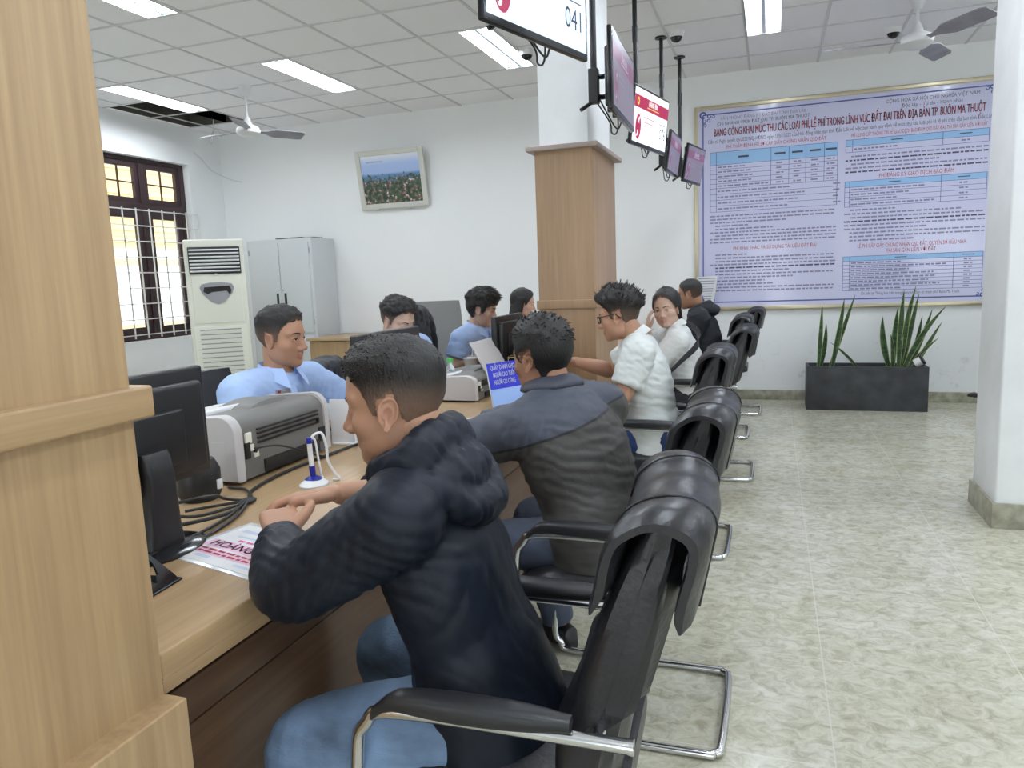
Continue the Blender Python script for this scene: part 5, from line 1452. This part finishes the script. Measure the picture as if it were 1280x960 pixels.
# --- man in the black hooded top
J = seated(-.44, 6.28, 172, 12)
J.update(pel=V((-.48, 6.28, .545)), che=V((-.53, 6.28, .83)), nk=V((-.565, 6.28, 1.03)), shL=V((-.545, 6.105, .955)), shR=V((-.57, 6.46, .955)), hd=V((-.635, 6.27, 1.155)))
def hoodE(t, J, HM, F):
    g = MB(); nk = J['nk']
    g.ell(tuple(nk + V((.085, 0, -.01))), (.085, .12, .055), 22)
    limb(g, [nk + V((-.06, -.09, -.02)), nk + V((.02, -.105, .01)), nk + V((.08, 0, .03)), nk + V((.02, .105, .01)), nk + V((-.06, .09, -.02))], [.024, .034, .04, .034, .024], 14, 5)
    cloth(g, 'hood', 'black_hoodie', t, .008, 3, (), .004, 14)
person('man with shaved hair in a black hooded top near the notice board', J, dict(w=1.0, topname='hooded_top'), 'brown',
       dict(top=.006, side=.003, fade=.75, tufts=0, rough=.2), 'black_hoodie', 'dark_trousers', (168, 8, 0), sub=5, voxel=.006, grow=.022, extra=hoodE, cseed=41, wr=.004)

# --- the hall's own staff behind the counter
def officer_bits(t, J, HM, F):
    f, r = J['f'], J['r']; nk, che = J['nk'], J['che']; up = (nk - che).normalized(); fr = (f - up * f.dot(up)).normalized()
    q = MB(); pts = [lerp3(nk, che, .12) + fr * .088, lerp3(nk, che, .45) + fr * .132, lerp3(nk, che, 1.0) + fr * .147, che - up * .10 + fr * .145]
    dp, dr = dense(pts, [(.016, .0025)] * 4, 5); q.loft(frames(dp, dr, 8, lat=[r] * len(dp))); q.build('button_placket', 'blue_shirt', t)
    shirt = [o for o in t.children if o.name.startswith('shirt')][0]
    ok, c, nr_, _ = shirt.closest_point_on_mesh(V((-1.72, 2.38, .945)))
    side = V((-.22, -.97, 0)) * -1; B = basis(c + nr_ * .002, side - nr_ * side.dot(nr_), V((0, 0, 1)))
    if (B.to_3x3() @ V((0, 0, 1))).dot(nr_) < 0: B = basis(c + nr_ * .002, (side - nr_ * side.dot(nr_)) * -1, V((0, 0, 1)))
    q = MB(); q.box((0, 0, .002), (.060, .017, .004), M4=B, bev=.002); q.build('name_badge', 'mid_plastic', t)
    q = MB(); q.box((-.018, 0, .0048), (.012, .010, .001), 0, M4=B); q.box((.010, .002, .0048), (.030, .003, .001), 1, M4=B); q.build('badge_print', ['red_ink', 'gold'], t)
J = seated(-1.98, 2.5, 0, 8)
J.update(pel=V((-1.97, 2.5, .545)), che=V((-1.93, 2.49, .82)), nk=V((-1.880, 2.500, .995)), shR=V((-1.935, 2.320, .935)), shL=V((-1.855, 2.675, .940)),
         elR=V((-1.865, 2.235, .74)), wrR=V((-1.70, 2.36, .79)), elL=V((-1.715, 2.80, .80)), wrL=V((-1.56, 2.66, .83)), hd=V((-1.850, 2.500, 1.142)))
J['f'] = V((.97, -.22, 0)).normalized(); J['r'] = V((-.22, -.97, 0)).normalized()
person('clerk in a pale blue short-sleeved shirt with a name badge, facing the nearest customer', J, dict(w=1.02, jaw=1.10, fat=.004, eye=.75, topname='shirt'), 'tan',
       dict(top=.012, side=.0035, fade=.85, tufts=420, tl=.009, comb=(0, .7, .4), rough=.25, z0=.045, z1=.085, front=.006), 'blue_shirt', 'dark_trousers', (4, 4, 2), sub=6, voxel=.0045,
       sleeve='short', grow=.016, collar=(.42, 1.05), wr=.003, cseed=51, extra=officer_bits,
       folds=[((-1.86, 2.36, .86), (.2, .6, .7), .12, 4, .005), ((-1.82, 2.55, .82), (.1, .6, .7), .14, 4, .004), ((-1.80, 2.72, .89), (.8, .3, -.3), .10, 4, .006)])
J = seated(-2.03, 3.65, -8, 14)
J.update(hd=V((-1.935, 3.645, 1.130)), nk=V((-1.975, 3.65, 1.00)))
person('clerk looking down behind a monitor, only the black-haired head in view', J, dict(w=1.0, eye=.18, topname='shirt'), 'pale',
       dict(top=.024, side=.006, fade=.7, tufts=300, tl=.016, comb=(0, .5, .4), rough=.6, z0=.03, z1=.07, front=.010, seed=8), 'blue_shirt', 'dark_trousers', (-16, 20, 0), sub=6, voxel=.006,
       sleeve='short', grow=.016, collar=(.42, 1.), cseed=61)
J = seated(-2.06, 4.8, 8, 12)
J.update(pel=V((-2.06, 4.8, .545)), che=V((-2.00, 4.8, .82)), nk=V((-1.945, 4.805, 1.00)), shR=V((-1.985, 4.635, .940)), shL=V((-1.925, 4.975, .945)),
         elR=V((-2.03, 4.585, .77)), wrR=V((-1.80, 4.66, .825)), elL=V((-1.78, 4.99, .80)), wrL=V((-1.60, 4.88, .82)), hd=V((-1.890, 4.805, 1.135)))
O3H = [(0, .036), (.35, .034), (.62, .030), (.85, .022), (1.02, .010), (1.12, -.012), (1.25, -.028), (1.42, -.020), (1.50, .012), (1.86, .012), (1.98, -.03), (2.2, -.06), (3.15, -.072)]
person('clerk with a mop of black hair in profile, forearm along the desk', J, dict(w=.98, eye=.5, topname='shirt'), 'pale',
       dict(top=.036, side=.020, fade=.0, tufts=420, tl=.026, comb=(0, .5, -.35), rough=.6, hl=O3H, seed=12, front=.012), 'blue_shirt', 'dark_trousers', (8, 12, 0), sub=6, voxel=.005,
       sleeve='short', grow=.016, collar=(.42, 1.), wr=.003, cseed=71, folds=[((-1.96, 4.66, .84), (.3, .3, 1), .14, 4, .005)])
J = seated(-2.08, 5.92, 15, 8)
J.update(hd=V((-1.955, 5.91, 1.125)), nk=V((-1.995, 5.91, .985)))
person('woman clerk with long straight black hair, partly behind the wood-clad column', J, dict(w=.95, jaw=.92, fem=True, lips=.8, eye=.6, topname='knit_top', arm=.85), 'pale',
       dict(top=.016, side=.014, fade=0., tufts=0, hl=[(a, z - .004) for a, z in DH], rough=.1, vol=.006, more=hair_back(.30, .086, -.03, lower=1.0, az0=1.45)), 'cream_top', 'dark_trousers', (22, 8, 0), sub=6, voxel=.006,
       sleeve='long', grow=.014, tk=(.90, .95), hscale=.96, cseed=81)
# ------------------------------------------------------------------ things on the counter
CT = .75
def monitor(x, y, zt, W, Hh, rz, label):
    """screen faces local +Y, back faces local -Y"""
    t = thing('computer_monitor', label, 'monitor', (x, y, CT), math.radians(rz), 'desk monitors')
    top = zt - CT; c = top - Hh / 2
    q = MB(); q.box((0, .012, c), (W, .030, Hh), bev=.008); q.box((0, -.012, c - .005), (W * .86, .030, Hh * .80), bev=.012); q.box((0, -.030, c - .02), (W * .50, .016, Hh * .48), bev=.006)
    q.build('casing', 'black_plastic', t)
    MB().box((0, .0275, c), (W - .03, .002, Hh - .03)).build('screen', 'black_gloss', t)
    q = MB(); rings = []
    for z, hw, y0, dy in ((.012, .050, -.045, .028), (.06, .042, -.050, .022), (c - .09, .038, -.052, .018), (c - .05, .040, -.046, .016), (c - .035, .038, -.042, .012)):
        rings.append([(hw * math.copysign(abs(math.cos(a)) ** .4, math.cos(a)), y0 + dy * math.copysign(abs(math.sin(a)) ** .4, math.sin(a)), z) for a in [2 * PI * k / 20 for k in range(20)]])
    q.loft(rings); q.build('stand_neck', 'black_plastic', t)
    q = MB(); q.lathe([(.002, 0), (.118, 0), (.120, .006), (.10, .014), (.05, .018), (.002, .018)], 32, 0, Matrix.Translation((0, -.03, 0)) @ Matrix.Diagonal((1, .75, 1, 1))); q.build('stand_base', 'black_gloss', t)
    return t
monitor(-1.355, 1.270, 1.154, .45, .272, 90, 'black computer monitor turned away, beside the large foreground pillar')
monitor(-1.425, 2.610, 1.154, .52, .32, 90, 'black monitor in front of the clerk who looks down')
monitor(-1.405, 3.985, 1.135, .47, .28, 90, 'black monitor in front of the clerk with the mop of hair')

def printer(x, y, label, lid=False):
    """back faces local -Y"""
    t = thing('laser_printer', label, 'printer', (x, y, CT), PI / 2, 'laser printers')
    W, D, Hh = .50, .38, .212
    # trunk profile in depth/height, rounded at the back top edge
    def prof(k, inset):
        pts = [(-D / 2 + inset, .012), (D / 2 - inset, .012), (D / 2 - inset, .135), (D / 2 - .05, Hh - .045), (D / 2 - .14, Hh - .012)]
        for i in range(7):
            a = PI / 2 + PI / 2 * i / 6; pts.append((-D / 2 + .055 + inset + .055 * math.cos(a), Hh - .055 + (.055 - inset) * math.sin(a)))
        return pts
    q = MB(); q.loft([[(xx, p[0], p[1]) for p in prof(0, .006)] for xx in (W / 2 - .03, -W / 2 + .03)], smooth=False); q.build('back_shell', 'grey_plastic', t)
    for s in (-1, 1):
        q = MB(); P_ = prof(0, -.002); cx_ = sum(p[0] for p in P_) / len(P_); cz_ = .11
        q.loft([[(s * (W / 2 - .032 + dx) , cx_ + (p[0] - cx_) * k_, cz_ + (p[1] - cz_) * k_) for p in P_] for dx, k_ in ((0, 1), (.024, 1), (.032, .965))][::(1 if s < 0 else -1)], smooth=False)
        o = q.build('side_panel', 'lgrey_plastic', t)
        MB().box((s * (W / 2 + .0005), -.10, .10), (.002, .10, .07)).build('side_flap', 'lgrey_plastic', o)
    q = MB()
    for k in range(4): q.box((.02, -D / 2 + .004 + .006 * k * 0, Hh - .055 - .014 * k), (W - .17, .010, .004), rot=(.2, 0, 0))
    q.box((.03, -D / 2 + .004, .035), (W - .20, .008, .040)); q.build('vent_slots', 'black_plastic', t)
    q = MB(); q.box((-W / 2 + .062, -D / 2 + .004, Hh - .075), (.030, .008, .035), bev=.003); q.box((-W / 2 + .075, -D / 2 + .005, .105), (.02, .006, .02)); q.box((-W / 2 + .095, -D / 2 + .005, .08), (.022, .006, .016)); q.build('sticker', 'ivory', t)
    MB().box((-W / 2 + .055, -D / 2 + .004, .10), (.022, .010, .05), bev=.002).build('port', 'black_plastic', t)
    MB().box((W / 2 - .05, -D / 2 + .004, .07), (.035, .010, .05), bev=.002).build('power_inlet', 'black_plastic', t)
    for p_ in ((-W / 2 + .09, Hh - .12), (W / 2 - .07, Hh - .09)): MB().cyl((p_[0], -D / 2 + .008, p_[1]), (p_[0], -D / 2 - .001, p_[1]), .006, n=10).build('screw', 'black_plastic', t)
    q = MB(); q.box((-.06, .06, Hh - .022), (W - .22, .20, .024), rot=(-.14, 0, 0), bev=.008); q.build('top_cover', 'white_plastic', t)
    q = MB(); rings = []
    for i in range(11):
        u = i / 10; h_ = .020 * math.sin(PI * u) ** .7
        rings.append([(-.02 + .25 * (u - .5) + .06, yy, Hh - .012 + h_ * kk) for yy, kk in ((-.11, 0), (-.10, 1), (.02, 1), (.05, 0))])
    q.loft(rings); q.build('output_hood', 'grey_plastic', t)
    if lid:
        t.scale = (1, 1, .60)
        q = MB(); q.box((.09, -D / 2 + .055, Hh + .115), (.30, .016, .27), rot=(-.32, 0, 0), bev=.006); q.build('open_rear_tray', 'lgrey_plastic', t)
    return t
printer(-1.690, 2.012, 'wide grey and white printer seen from behind, beside the clerk with the badge')
printer(-1.535, 3.53, 'white and grey printer with raised tray behind the blue sign', True)

# white stand, box device and tan board between the first printer and the next desk
tag(MB().box((-1.50, 2.345, CT + .085), (.10, .006, .17), bev=.002).box((-1.475, 2.36, CT + .004), (.13, .055, .008), bev=.003).box((-1.45, 2.352, CT + .075), (.006, .03, .15), bev=.002).build('document_holder', 'white_plastic'), 'upright white plastic document holder at the right end of the near printer', 'holder')
t = thing('card_reader', "low white box with black feet behind the hooded man's face", 'device', (-1.66, 2.72, CT), math.radians(90))
MB().box((0, 0, .055), (.30, .22, .085), bev=.01).build('case', 'white_plastic', t)
for sx in (-1, 1):
    for sy in (-1, 1): MB().cyl((sx * .12, sy * .085, 0), (sx * .12, sy * .085, .014), .012, n=10).build('foot', 'black_plastic', t)

# black speaker next to the monitor
t = thing('desk_speaker', 'small black rounded speaker between the near monitor and the printer', 'speaker', (-1.535, 1.64, CT), math.radians(80))
MB().lathe([(.002, 0), (.050, 0), (.060, .02), (.060, .085), (.045, .115), (.002, .12)], 26).build('body', 'black_plastic', t)
MB().box((.02, -.062, .045), (.018, .006, .028), bev=.002).build('switch', 'white_plastic', t)

# pen on a holder with coiled cord
t = thing('pen_stand', 'blue and white counter pen standing in its holder on a white cord', 'pen', (-1.284, 1.83, CT))
MB().lathe([(.002, 0), (.040, 0), (.041, .006), (.030, .016), (.016, .024), (.002, .026)], 28, 0, Matrix.Diagonal((1.0, 1.15, 1, 1))).build('base', 'white_plastic', t)
MB().lathe([(.002, .016), (.024, .016), (.026, .021), (.012, .030), (.002, .031)], 24).cyl((0, 0, .02), (0, -.004, .062), .0085, .0095).build('socket', 'navy_plastic', t)
MB().cyl((0, -.004, .055), (0, -.008, .132), .0075, .0075, 14).build('pen_barrel', 'white_plastic', t)
MB().cyl((0, -.008, .130), (0, -.0085, .147), .0085, .0075, 14).build('pen_cap', 'navy_plastic', t)
q = MB(); q.tube([(.002, .0, .145), (.010, .012, .155), (.022, .028, .152), (.030, .034, .11), (.030, .036, .07), (.040, .050, .03), (.050, .060, .006), (.030, .055, .005)], .0042, 8, dens=5)
q.tube([(.002, .0, .145), (.008, .010, .135), (.012, .014, .08), (.016, .018, .03), (.02, .02, .02)], .0036, 8, dens=5); q.build('cord', 'white_plastic', t)

# laminated notice on the counter
t = thing('laminated_notice', 'laminated sheet with a name in red and pink lines, lying on the counter', 'notice', (0, 0, 0))
o3 = V((-1.285, 1.262, CT)); ux = V((.965, -.25, 0)).normalized(); uy = V((.25, .965, 0)).normalized()
B = basis(o3, ux, uy)
M['film'] = mat('laminating film', (.70, .73, .78), .12)
M['print_tint'] = mat('faint blue print', (.55, .64, .80), .3)
M['pink_glow'] = mat('pink print halo', (.85, .55, .74), .3)
MB().box((.155, .110, .0010), (.335, .240, .0016), M4=B).build('laminate', 'film', t)
MB().box((.155, .108, .0022), (.305, .212, .0012), M4=B).build('sheet', 'paper', t)
q = MB(); z = .0031
for (x0, x1, y0, y1) in ((.03, .13, .17, .185), (.17, .27, .16, .19), (.05, .24, .142, .152), (.06, .11, .020, .032), (.20, .28, .018, .028)): q.quad(*[B @ V(p) for p in ((x0, y0, z), (x1, y0, z), (x1, y1, z), (x0, y1, z))], 0)
for (y0, y1) in ((.072, .112), (.036, .066)): q.quad(*[B @ V(p) for p in ((.015, y0, z), (.295, y0, z), (.295, y1, z), (.015, y1, z))], 1)
put_text(q, 'HOÀNG VĂN', .040, B @ Matrix.Translation((.150, .092, z + .0006)), 2, True, fit=.235)
rnd2 = random.Random(5)
for k, yy in enumerate((.126, .060, .046)):
    x = .02 + (.06 if k == 0 else 0)
    while x < (.25 if k == 0 else .28):
        w_ = rnd2.uniform(.010, .030); q.quad(*[B @ V(p) for p in ((x, yy - .004, z + .0006), (x + w_, yy - .004, z + .0006), (x + w_, yy + .004, z + .0006), (x, yy + .004, z + .0006))], 2 if k else 3); x += w_ + .006
q.build('printed_text', ['print_tint', 'pink_glow', 'red_ink', 'pink_ink'], t, ang=0)

# black leaning stand with an oval hole beside the pillar
t = thing('tablet_stand', 'black leaning plastic stand with a hole, at the counter end by the pillar', 'stand', (-1.145, 1.090, CT), math.radians(96))
t.scale = (.9, .9, .9)
q = MB(); n = 24
outer = [(-.065, 0), (.065, 0), (.062, .012), (.010, .10), (-.03, .115), (-.065, .115)]
def ringpts(poly, m_):
    L_ = [0]; 
    for a, b_ in zip(poly, poly[1:] + poly[:1]): L_.append(L_[-1] + math.dist(a, b_))
    out = []
    for i in range(m_):
        d = L_[-1] * i / m_
        for k in range(len(poly)):
            if L_[k] <= d <= L_[k + 1]:
                f_ = (d - L_[k]) / max(1e-9, L_[k + 1] - L_[k]); a, b_ = poly[k], poly[(k + 1) % len(poly)]; out.append((a[0] + (b_[0] - a[0]) * f_, a[1] + (b_[1] - a[1]) * f_)); break
    return out
op = ringpts(outer, 48); cx_, cz_ = .004, .046
ip = []
for p in op:
    a = math.atan2(p[1] - cz_, p[0] - cx_); ip.append((cx_ + .018 * math.cos(a), cz_ + .030 * math.sin(a)))
lean_ = lambda p, d: (p[0], .55 * p[1] + d, p[1])
rings = [[lean_(p, 0) for p in op], [lean_(p, 0) for p in ip], [lean_(p, .006) for p in ip], [lean_(p, .006) for p in op]]
q.loft(rings, loop=True, smooth=False); q.build('plate', 'black_gloss', t)
MB().box((0, .05, .003), (.13, .12, .006), bev=.002).box((-.062, .055, .03), (.006, .10, .055), bev=.002).build('foot', 'black_gloss', t)

# cables on the counter
q = MB()
def cab(pts, r=.0042): q.tube([V(p) for p in pts], r, 8, dens=6)
nd = V((-1.365, 1.63, CT + .008))
cab([(-1.36, 1.24, CT + .05), (-1.33, 1.38, CT + .03), (-1.335, 1.52, CT + .010), nd, (-1.43, 1.74, CT + .006), (-1.46, 1.95, CT + .006), (-1.44, 2.30, CT + .006), (-1.40, 2.60, CT + .006)], .005)
cab([(-1.42, 1.36, CT + .06), (-1.40, 1.47, CT + .012), nd, (-1.44, 1.72, CT + .008), (-1.52, 1.74, CT + .006)])
cab([(-1.30, 1.12, CT + .010), (-1.29, 1.30, CT + .012), (-1.31, 1.47, CT + .010), nd])
cab([(-1.30, 1.14, CT + .022), (-1.275, 1.33, CT + .006), (-1.30, 1.50, CT + .006), nd + V((0, .01, .002))])
cab([(-1.46, 1.50, CT + .012), (-1.42, 1.56, CT + .010), nd])
cab([(-1.36, 1.18, CT + .09), (-1.345, 1.36, CT + .085), (-1.36, 1.50, CT + .06), (-1.40, 1.585, CT + .025), nd])
q.ell(nd, (.022, .030, .008), 14)
tag(q.build('cable_bundle', 'cable'), 'bundle of black cables on the counter beneath the near monitor', 'cable')
q = MB(); cab([(-1.488, 1.83, CT + .105), (-1.455, 1.90, CT + .10), (-1.44, 2.0, CT + .06), (-1.44, 2.12, CT + .012), (-1.44, 2.2, CT + .006)], .0034)
tag(q.build('printer_cable', 'cable'), 'thin black cable plugged into the back of the near printer', 'cable')

# blue counter sign and pale blue holder
t = thing('counter_sign', 'blue sign with white capitals standing in a pale blue holder', 'sign', (0, 0, 0))
p0, p1 = V((-1.175, 3.075, CT)), V((-1.085, 3.245, CT)); ux = (p1 - p0); wS = ux.length; ux.normalize(); nn = V((ux.y, -ux.x, 0)); upS = (V((0, 0, 1)) - nn * .22).normalized()
B = basis(p0, ux, upS)
MB().box((wS / 2, .10, -.003), (wS, .21, .006), M4=B, bev=.002).build('backing', 'white_plastic', t)
MB().box((wS / 2, .155, .0012), (wS - .006, .12, .002), M4=B).build('blue_panel', 'blue', t)
MB().box((wS / 2, .046, .004), (wS, .094, .005), M4=B, bev=.002).build('holder_pocket', 'light_blue', t)
q = MB()
for s_, yy, fw in (('QUẦY DÀNH CHO', .192, .15), ('NGƯỜI CAO TUỔI', .158, .13), ('NGƯỜI CÓ CÔNG', .124, .13)): put_text(q, s_, .030, B @ Matrix.Translation((wS / 2, yy, .0028)), 0, True, fit=min(fw, wS - .03))
q.build('lettering', 'white_plastic', t, ang=0)

# drink, bottle, papers, file rack, telephone
t = thing('drink_cup', 'clear cup of milk tea with a straw on the counter behind the white printer', 'cup', (-1.775, 4.27, CT))
MB().lathe([(.002, 0), (.032, 0), (.043, .100), (.041, .102), (.002, .094)], 26).build('cup', 'cup', t)
MB().lathe([(.040, .100), (.046, .100), (.046, .106), (.002, .108)], 26).cyl((.01, 0, .104), (.018, 0, .165), .004, n=8).build('lid', 'white_plastic', t)
t = thing('water_bottle', 'small clear plastic bottle with a green cap behind the nearest customer', 'bottle', (-1.545, 3.44, CT))
MB().lathe([(.002, 0), (.030, 0), (.033, .01), (.031, .06), (.033, .10), (.031, .135), (.014, .165), (.013, .178), (.002, .178)], 24).build('bottle_body', 'clear', t)
MB().cyl((0, 0, .176), (0, 0, .198), .0155, n=20).build('cap', 'green_cap', t)
t = thing('paper_stack', 'stack of white papers on the counter between the bottle and the cup', 'papers', (-1.70, 3.90, CT))
for k in range(5): MB().box((rnd2.uniform(-.01, .01), rnd2.uniform(-.01, .01), .004 + .008 * k), (.22, .30, .0075), rot=(0, 0, rnd2.uniform(-.12, .12))).build('sheaf', 'paper', t)
t = thing('file_rack', 'rack of black folders standing beside the third monitor', 'file rack', (-1.24, 3.86, CT), math.radians(60))
MB().box((0, 0, .006), (.24, .18, .012), bev=.003).box((.115, 0, .12), (.008, .18, .24), bev=.002).box((-.115, 0, .06), (.008, .18, .12), bev=.002).build('rack', 'black_plastic', t)
for k in range(5): MB().box((-.085 + .042 * k, 0, .155), (.014, .17, .28), rot=(0, .32, 0), bev=.002).build('folder', 'black_plastic' if k % 2 == 0 else 'mid_plastic', t)
t = thing('desk_telephone', 'black desk telephone on the counter left of the man in the white shirt', 'telephone', (-1.10, 3.82, CT), math.radians(110))
MB().loft([[(-.09, -.10, 0), (.09, -.10, 0), (.09, -.10, .02), (-.09, -.10, .02)], [(-.09, .10, 0), (.09, .10, 0), (.09, .10, .06), (-.09, .10, .06)]], smooth=False).build('base', 'black_plastic', t)
MB().tube([(-.06, -.10, .045), (-.062, -.06, .062), (-.062, .06, .088), (-.06, .10, .085)], [.022, .014, .014, .022], 12, dens=4).build('handset', 'black_plastic', t)
tag(MB().box((-1.16, 2.74, CT + .002), (.21, .297, .004), rot=(0, 0, .35)).build('paper_form', 'paper'), 'white form lying on the counter before the man in grey', 'paper')

# ------------------------------------------------------------------ staff chairs and jackets
def office_chair(x, y, rz, top, label, material='black_cloth', frame='black_plastic', mesh=False):
    t = thing('office_chair', label, 'chair', (x, y, 0), math.radians(rz), 'staff chairs')
    q = MB()
    for k in range(5):
        a = 2 * PI * k / 5 + .3; q.tube([(0, 0, .11), (.16 * math.cos(a), .16 * math.sin(a), .085), (.27 * math.cos(a), .27 * math.sin(a), .06)], [.024, .020, .014], 8); q.ell((.27 * math.cos(a), .27 * math.sin(a), .03), (.026, .026, .030), 12)
    q.cyl((0, 0, .08), (0, 0, .40), .025, n=14); q.build('base', 'black_plastic', t)
    MB().box((0, 0, .445), (.46, .46, .075), bev=.034).build('seat', material, t)
    q = MB(); rings = []
    for i in range(17):
        u = i / 16; e = math.sin(PI * (.04 + .92 * u)) ** .32; z = .56 + (top - .56) * u
        rings.append([(.225 * (.80 + .20 * e) * math.copysign(abs(math.cos(a)) ** .5, math.cos(a)), -.235 - .05 * u + .035 * e * math.sin(a) + .03 * abs(math.cos(a)) ** 3, z) for a in [2 * PI * k / 26 for k in range(26)]])
    q.loft(rings); q.build('backrest', material, t)
    q = MB(); q.tube([(0, -.06, .41), (0, -.24, .43), (0, -.285, .60), (0, -.285, .72)], .020, 8)
    q.build('back_support', frame, t)
    for s in (-1, 1): MB().tube([(s * .24, .02, .43), (s * .27, .06, .62), (s * .27, -.02, .665), (s * .26, -.20, .66)], .014, 8, dens=4).build('armrest', frame, t)
    if mesh:
        MB().tube([(-.20, -.285, top - .13), (0, -.30, top - .13), (.20, -.285, top - .13)], .012, 8).build('crossbar', 'white_plastic', t)
    return t
office_chair(-1.99, 2.44, -90, 1.00, 'black office chair behind the clerk with the name badge')
office_chair(-1.80, 3.17, -75, .93, 'black office chair under a jacket between the first two clerks')
office_chair(-1.88, 4.30, -80, 1.13, 'tall black office chair draped with a jacket behind the second clerk')
M['grey_mesh'] = mat('grey mesh fabric', (.24, .24, .24), .8)
office_chair(-2.62, 5.55, 200, 1.17, 'grey mesh office chair with a white crossbar against the back of the room', 'grey_mesh', 'lgrey_plastic', True)
office_chair(-2.08, 4.80, -82, .98, 'black office chair of the clerk with the mop of hair')
office_chair(-2.10, 5.92, -75, .95, 'black office chair of the long-haired woman clerk')
office_chair(-2.05, 3.68, -95, .92, 'black office chair of the clerk looking down')
def jacket(x, y, rz, top, w, label, seed):
    t = thing('draped_jacket', label, 'jacket', (x, y, 0), math.radians(rz), 'black jackets on the staff chairs')
    g = MB()
    for s, z0 in ((-1, top - .42), (1, top - .30)):
        rings = []
        for i in range(8):
            u = i / 7; z = top + .015 - (top + .015 - z0) * u
            hw = w * (.86 + .20 * u); yy = -.275 + s * (.030 + .02 * u) * -1
            rings.append([(hw * math.copysign(abs(math.cos(a)) ** .5, math.cos(a)), yy + .034 * math.sin(a), z) for a in [2 * PI * k / 20 for k in range(20)]])
        g.loft(rings[::-1])
    g.ell((0, -.275, top + .004), (w * .92, .075, .032), 20)
    for s in (-1, 1): limb(g, [(s * w * .85, -.27, top - .02), (s * (w + .05), -.26, top - .14), (s * (w + .04), -.24, top - .34)], [.055, .062, .05], 14, 5)
    cloth(g, 'jacket_cloth', 'fabric_black', t, .011, 4, [((0, -.25, top - .1), (.3, .2, 1), .3, 5, .006)], .006, seed)
    return t
jacket(-1.80, 3.17, -75, .955, .22, 'black jacket draped over the chair right of the clerk with the badge', 3)
jacket(-1.88, 4.30, -80, 1.155, .21, 'black jacket draped over the tall chair behind the second clerk', 8)

# ------------------------------------------------------------------ visitor behind the white pillar, only the shoe tips in view
J = seated(2.36, 6.95, 180, 4)
J.update(knL=V((1.97, 6.80, .50)), anL=V((1.765, 6.68, .085)), knR=V((1.98, 7.10, .52)), anR=V((1.80, 7.22, .235)), toeR=V((-1, 0, .12)))
def studs(t, J, HM, F):
    q = MB()
    for dx, dy, dz in ((-.165, -.01, -.030), (-.150, .03, -.022), (-.135, -.02, -.015), (-.12, .02, -.012)): q.ell(J['anR'] + V((dx, dy, dz)), (.010, .010, .007), 8)
    q.build('shoe_studs', 'white_plastic', t)
person('visitor sitting behind the white pillar, only black shoe tips in view', J, dict(topname='shirt'), 'tan', dict(tufts=0), 'dark_trousers', 'dark_trousers', (180, 0, 0), sub=4, voxel=.009, sleeve='long', extra=studs, cseed=91)
dup(ch0, (2.40, 6.95, 0), PI / 2, 'black leather chair hidden behind the white pillar', 'visitor chairs along the counter')
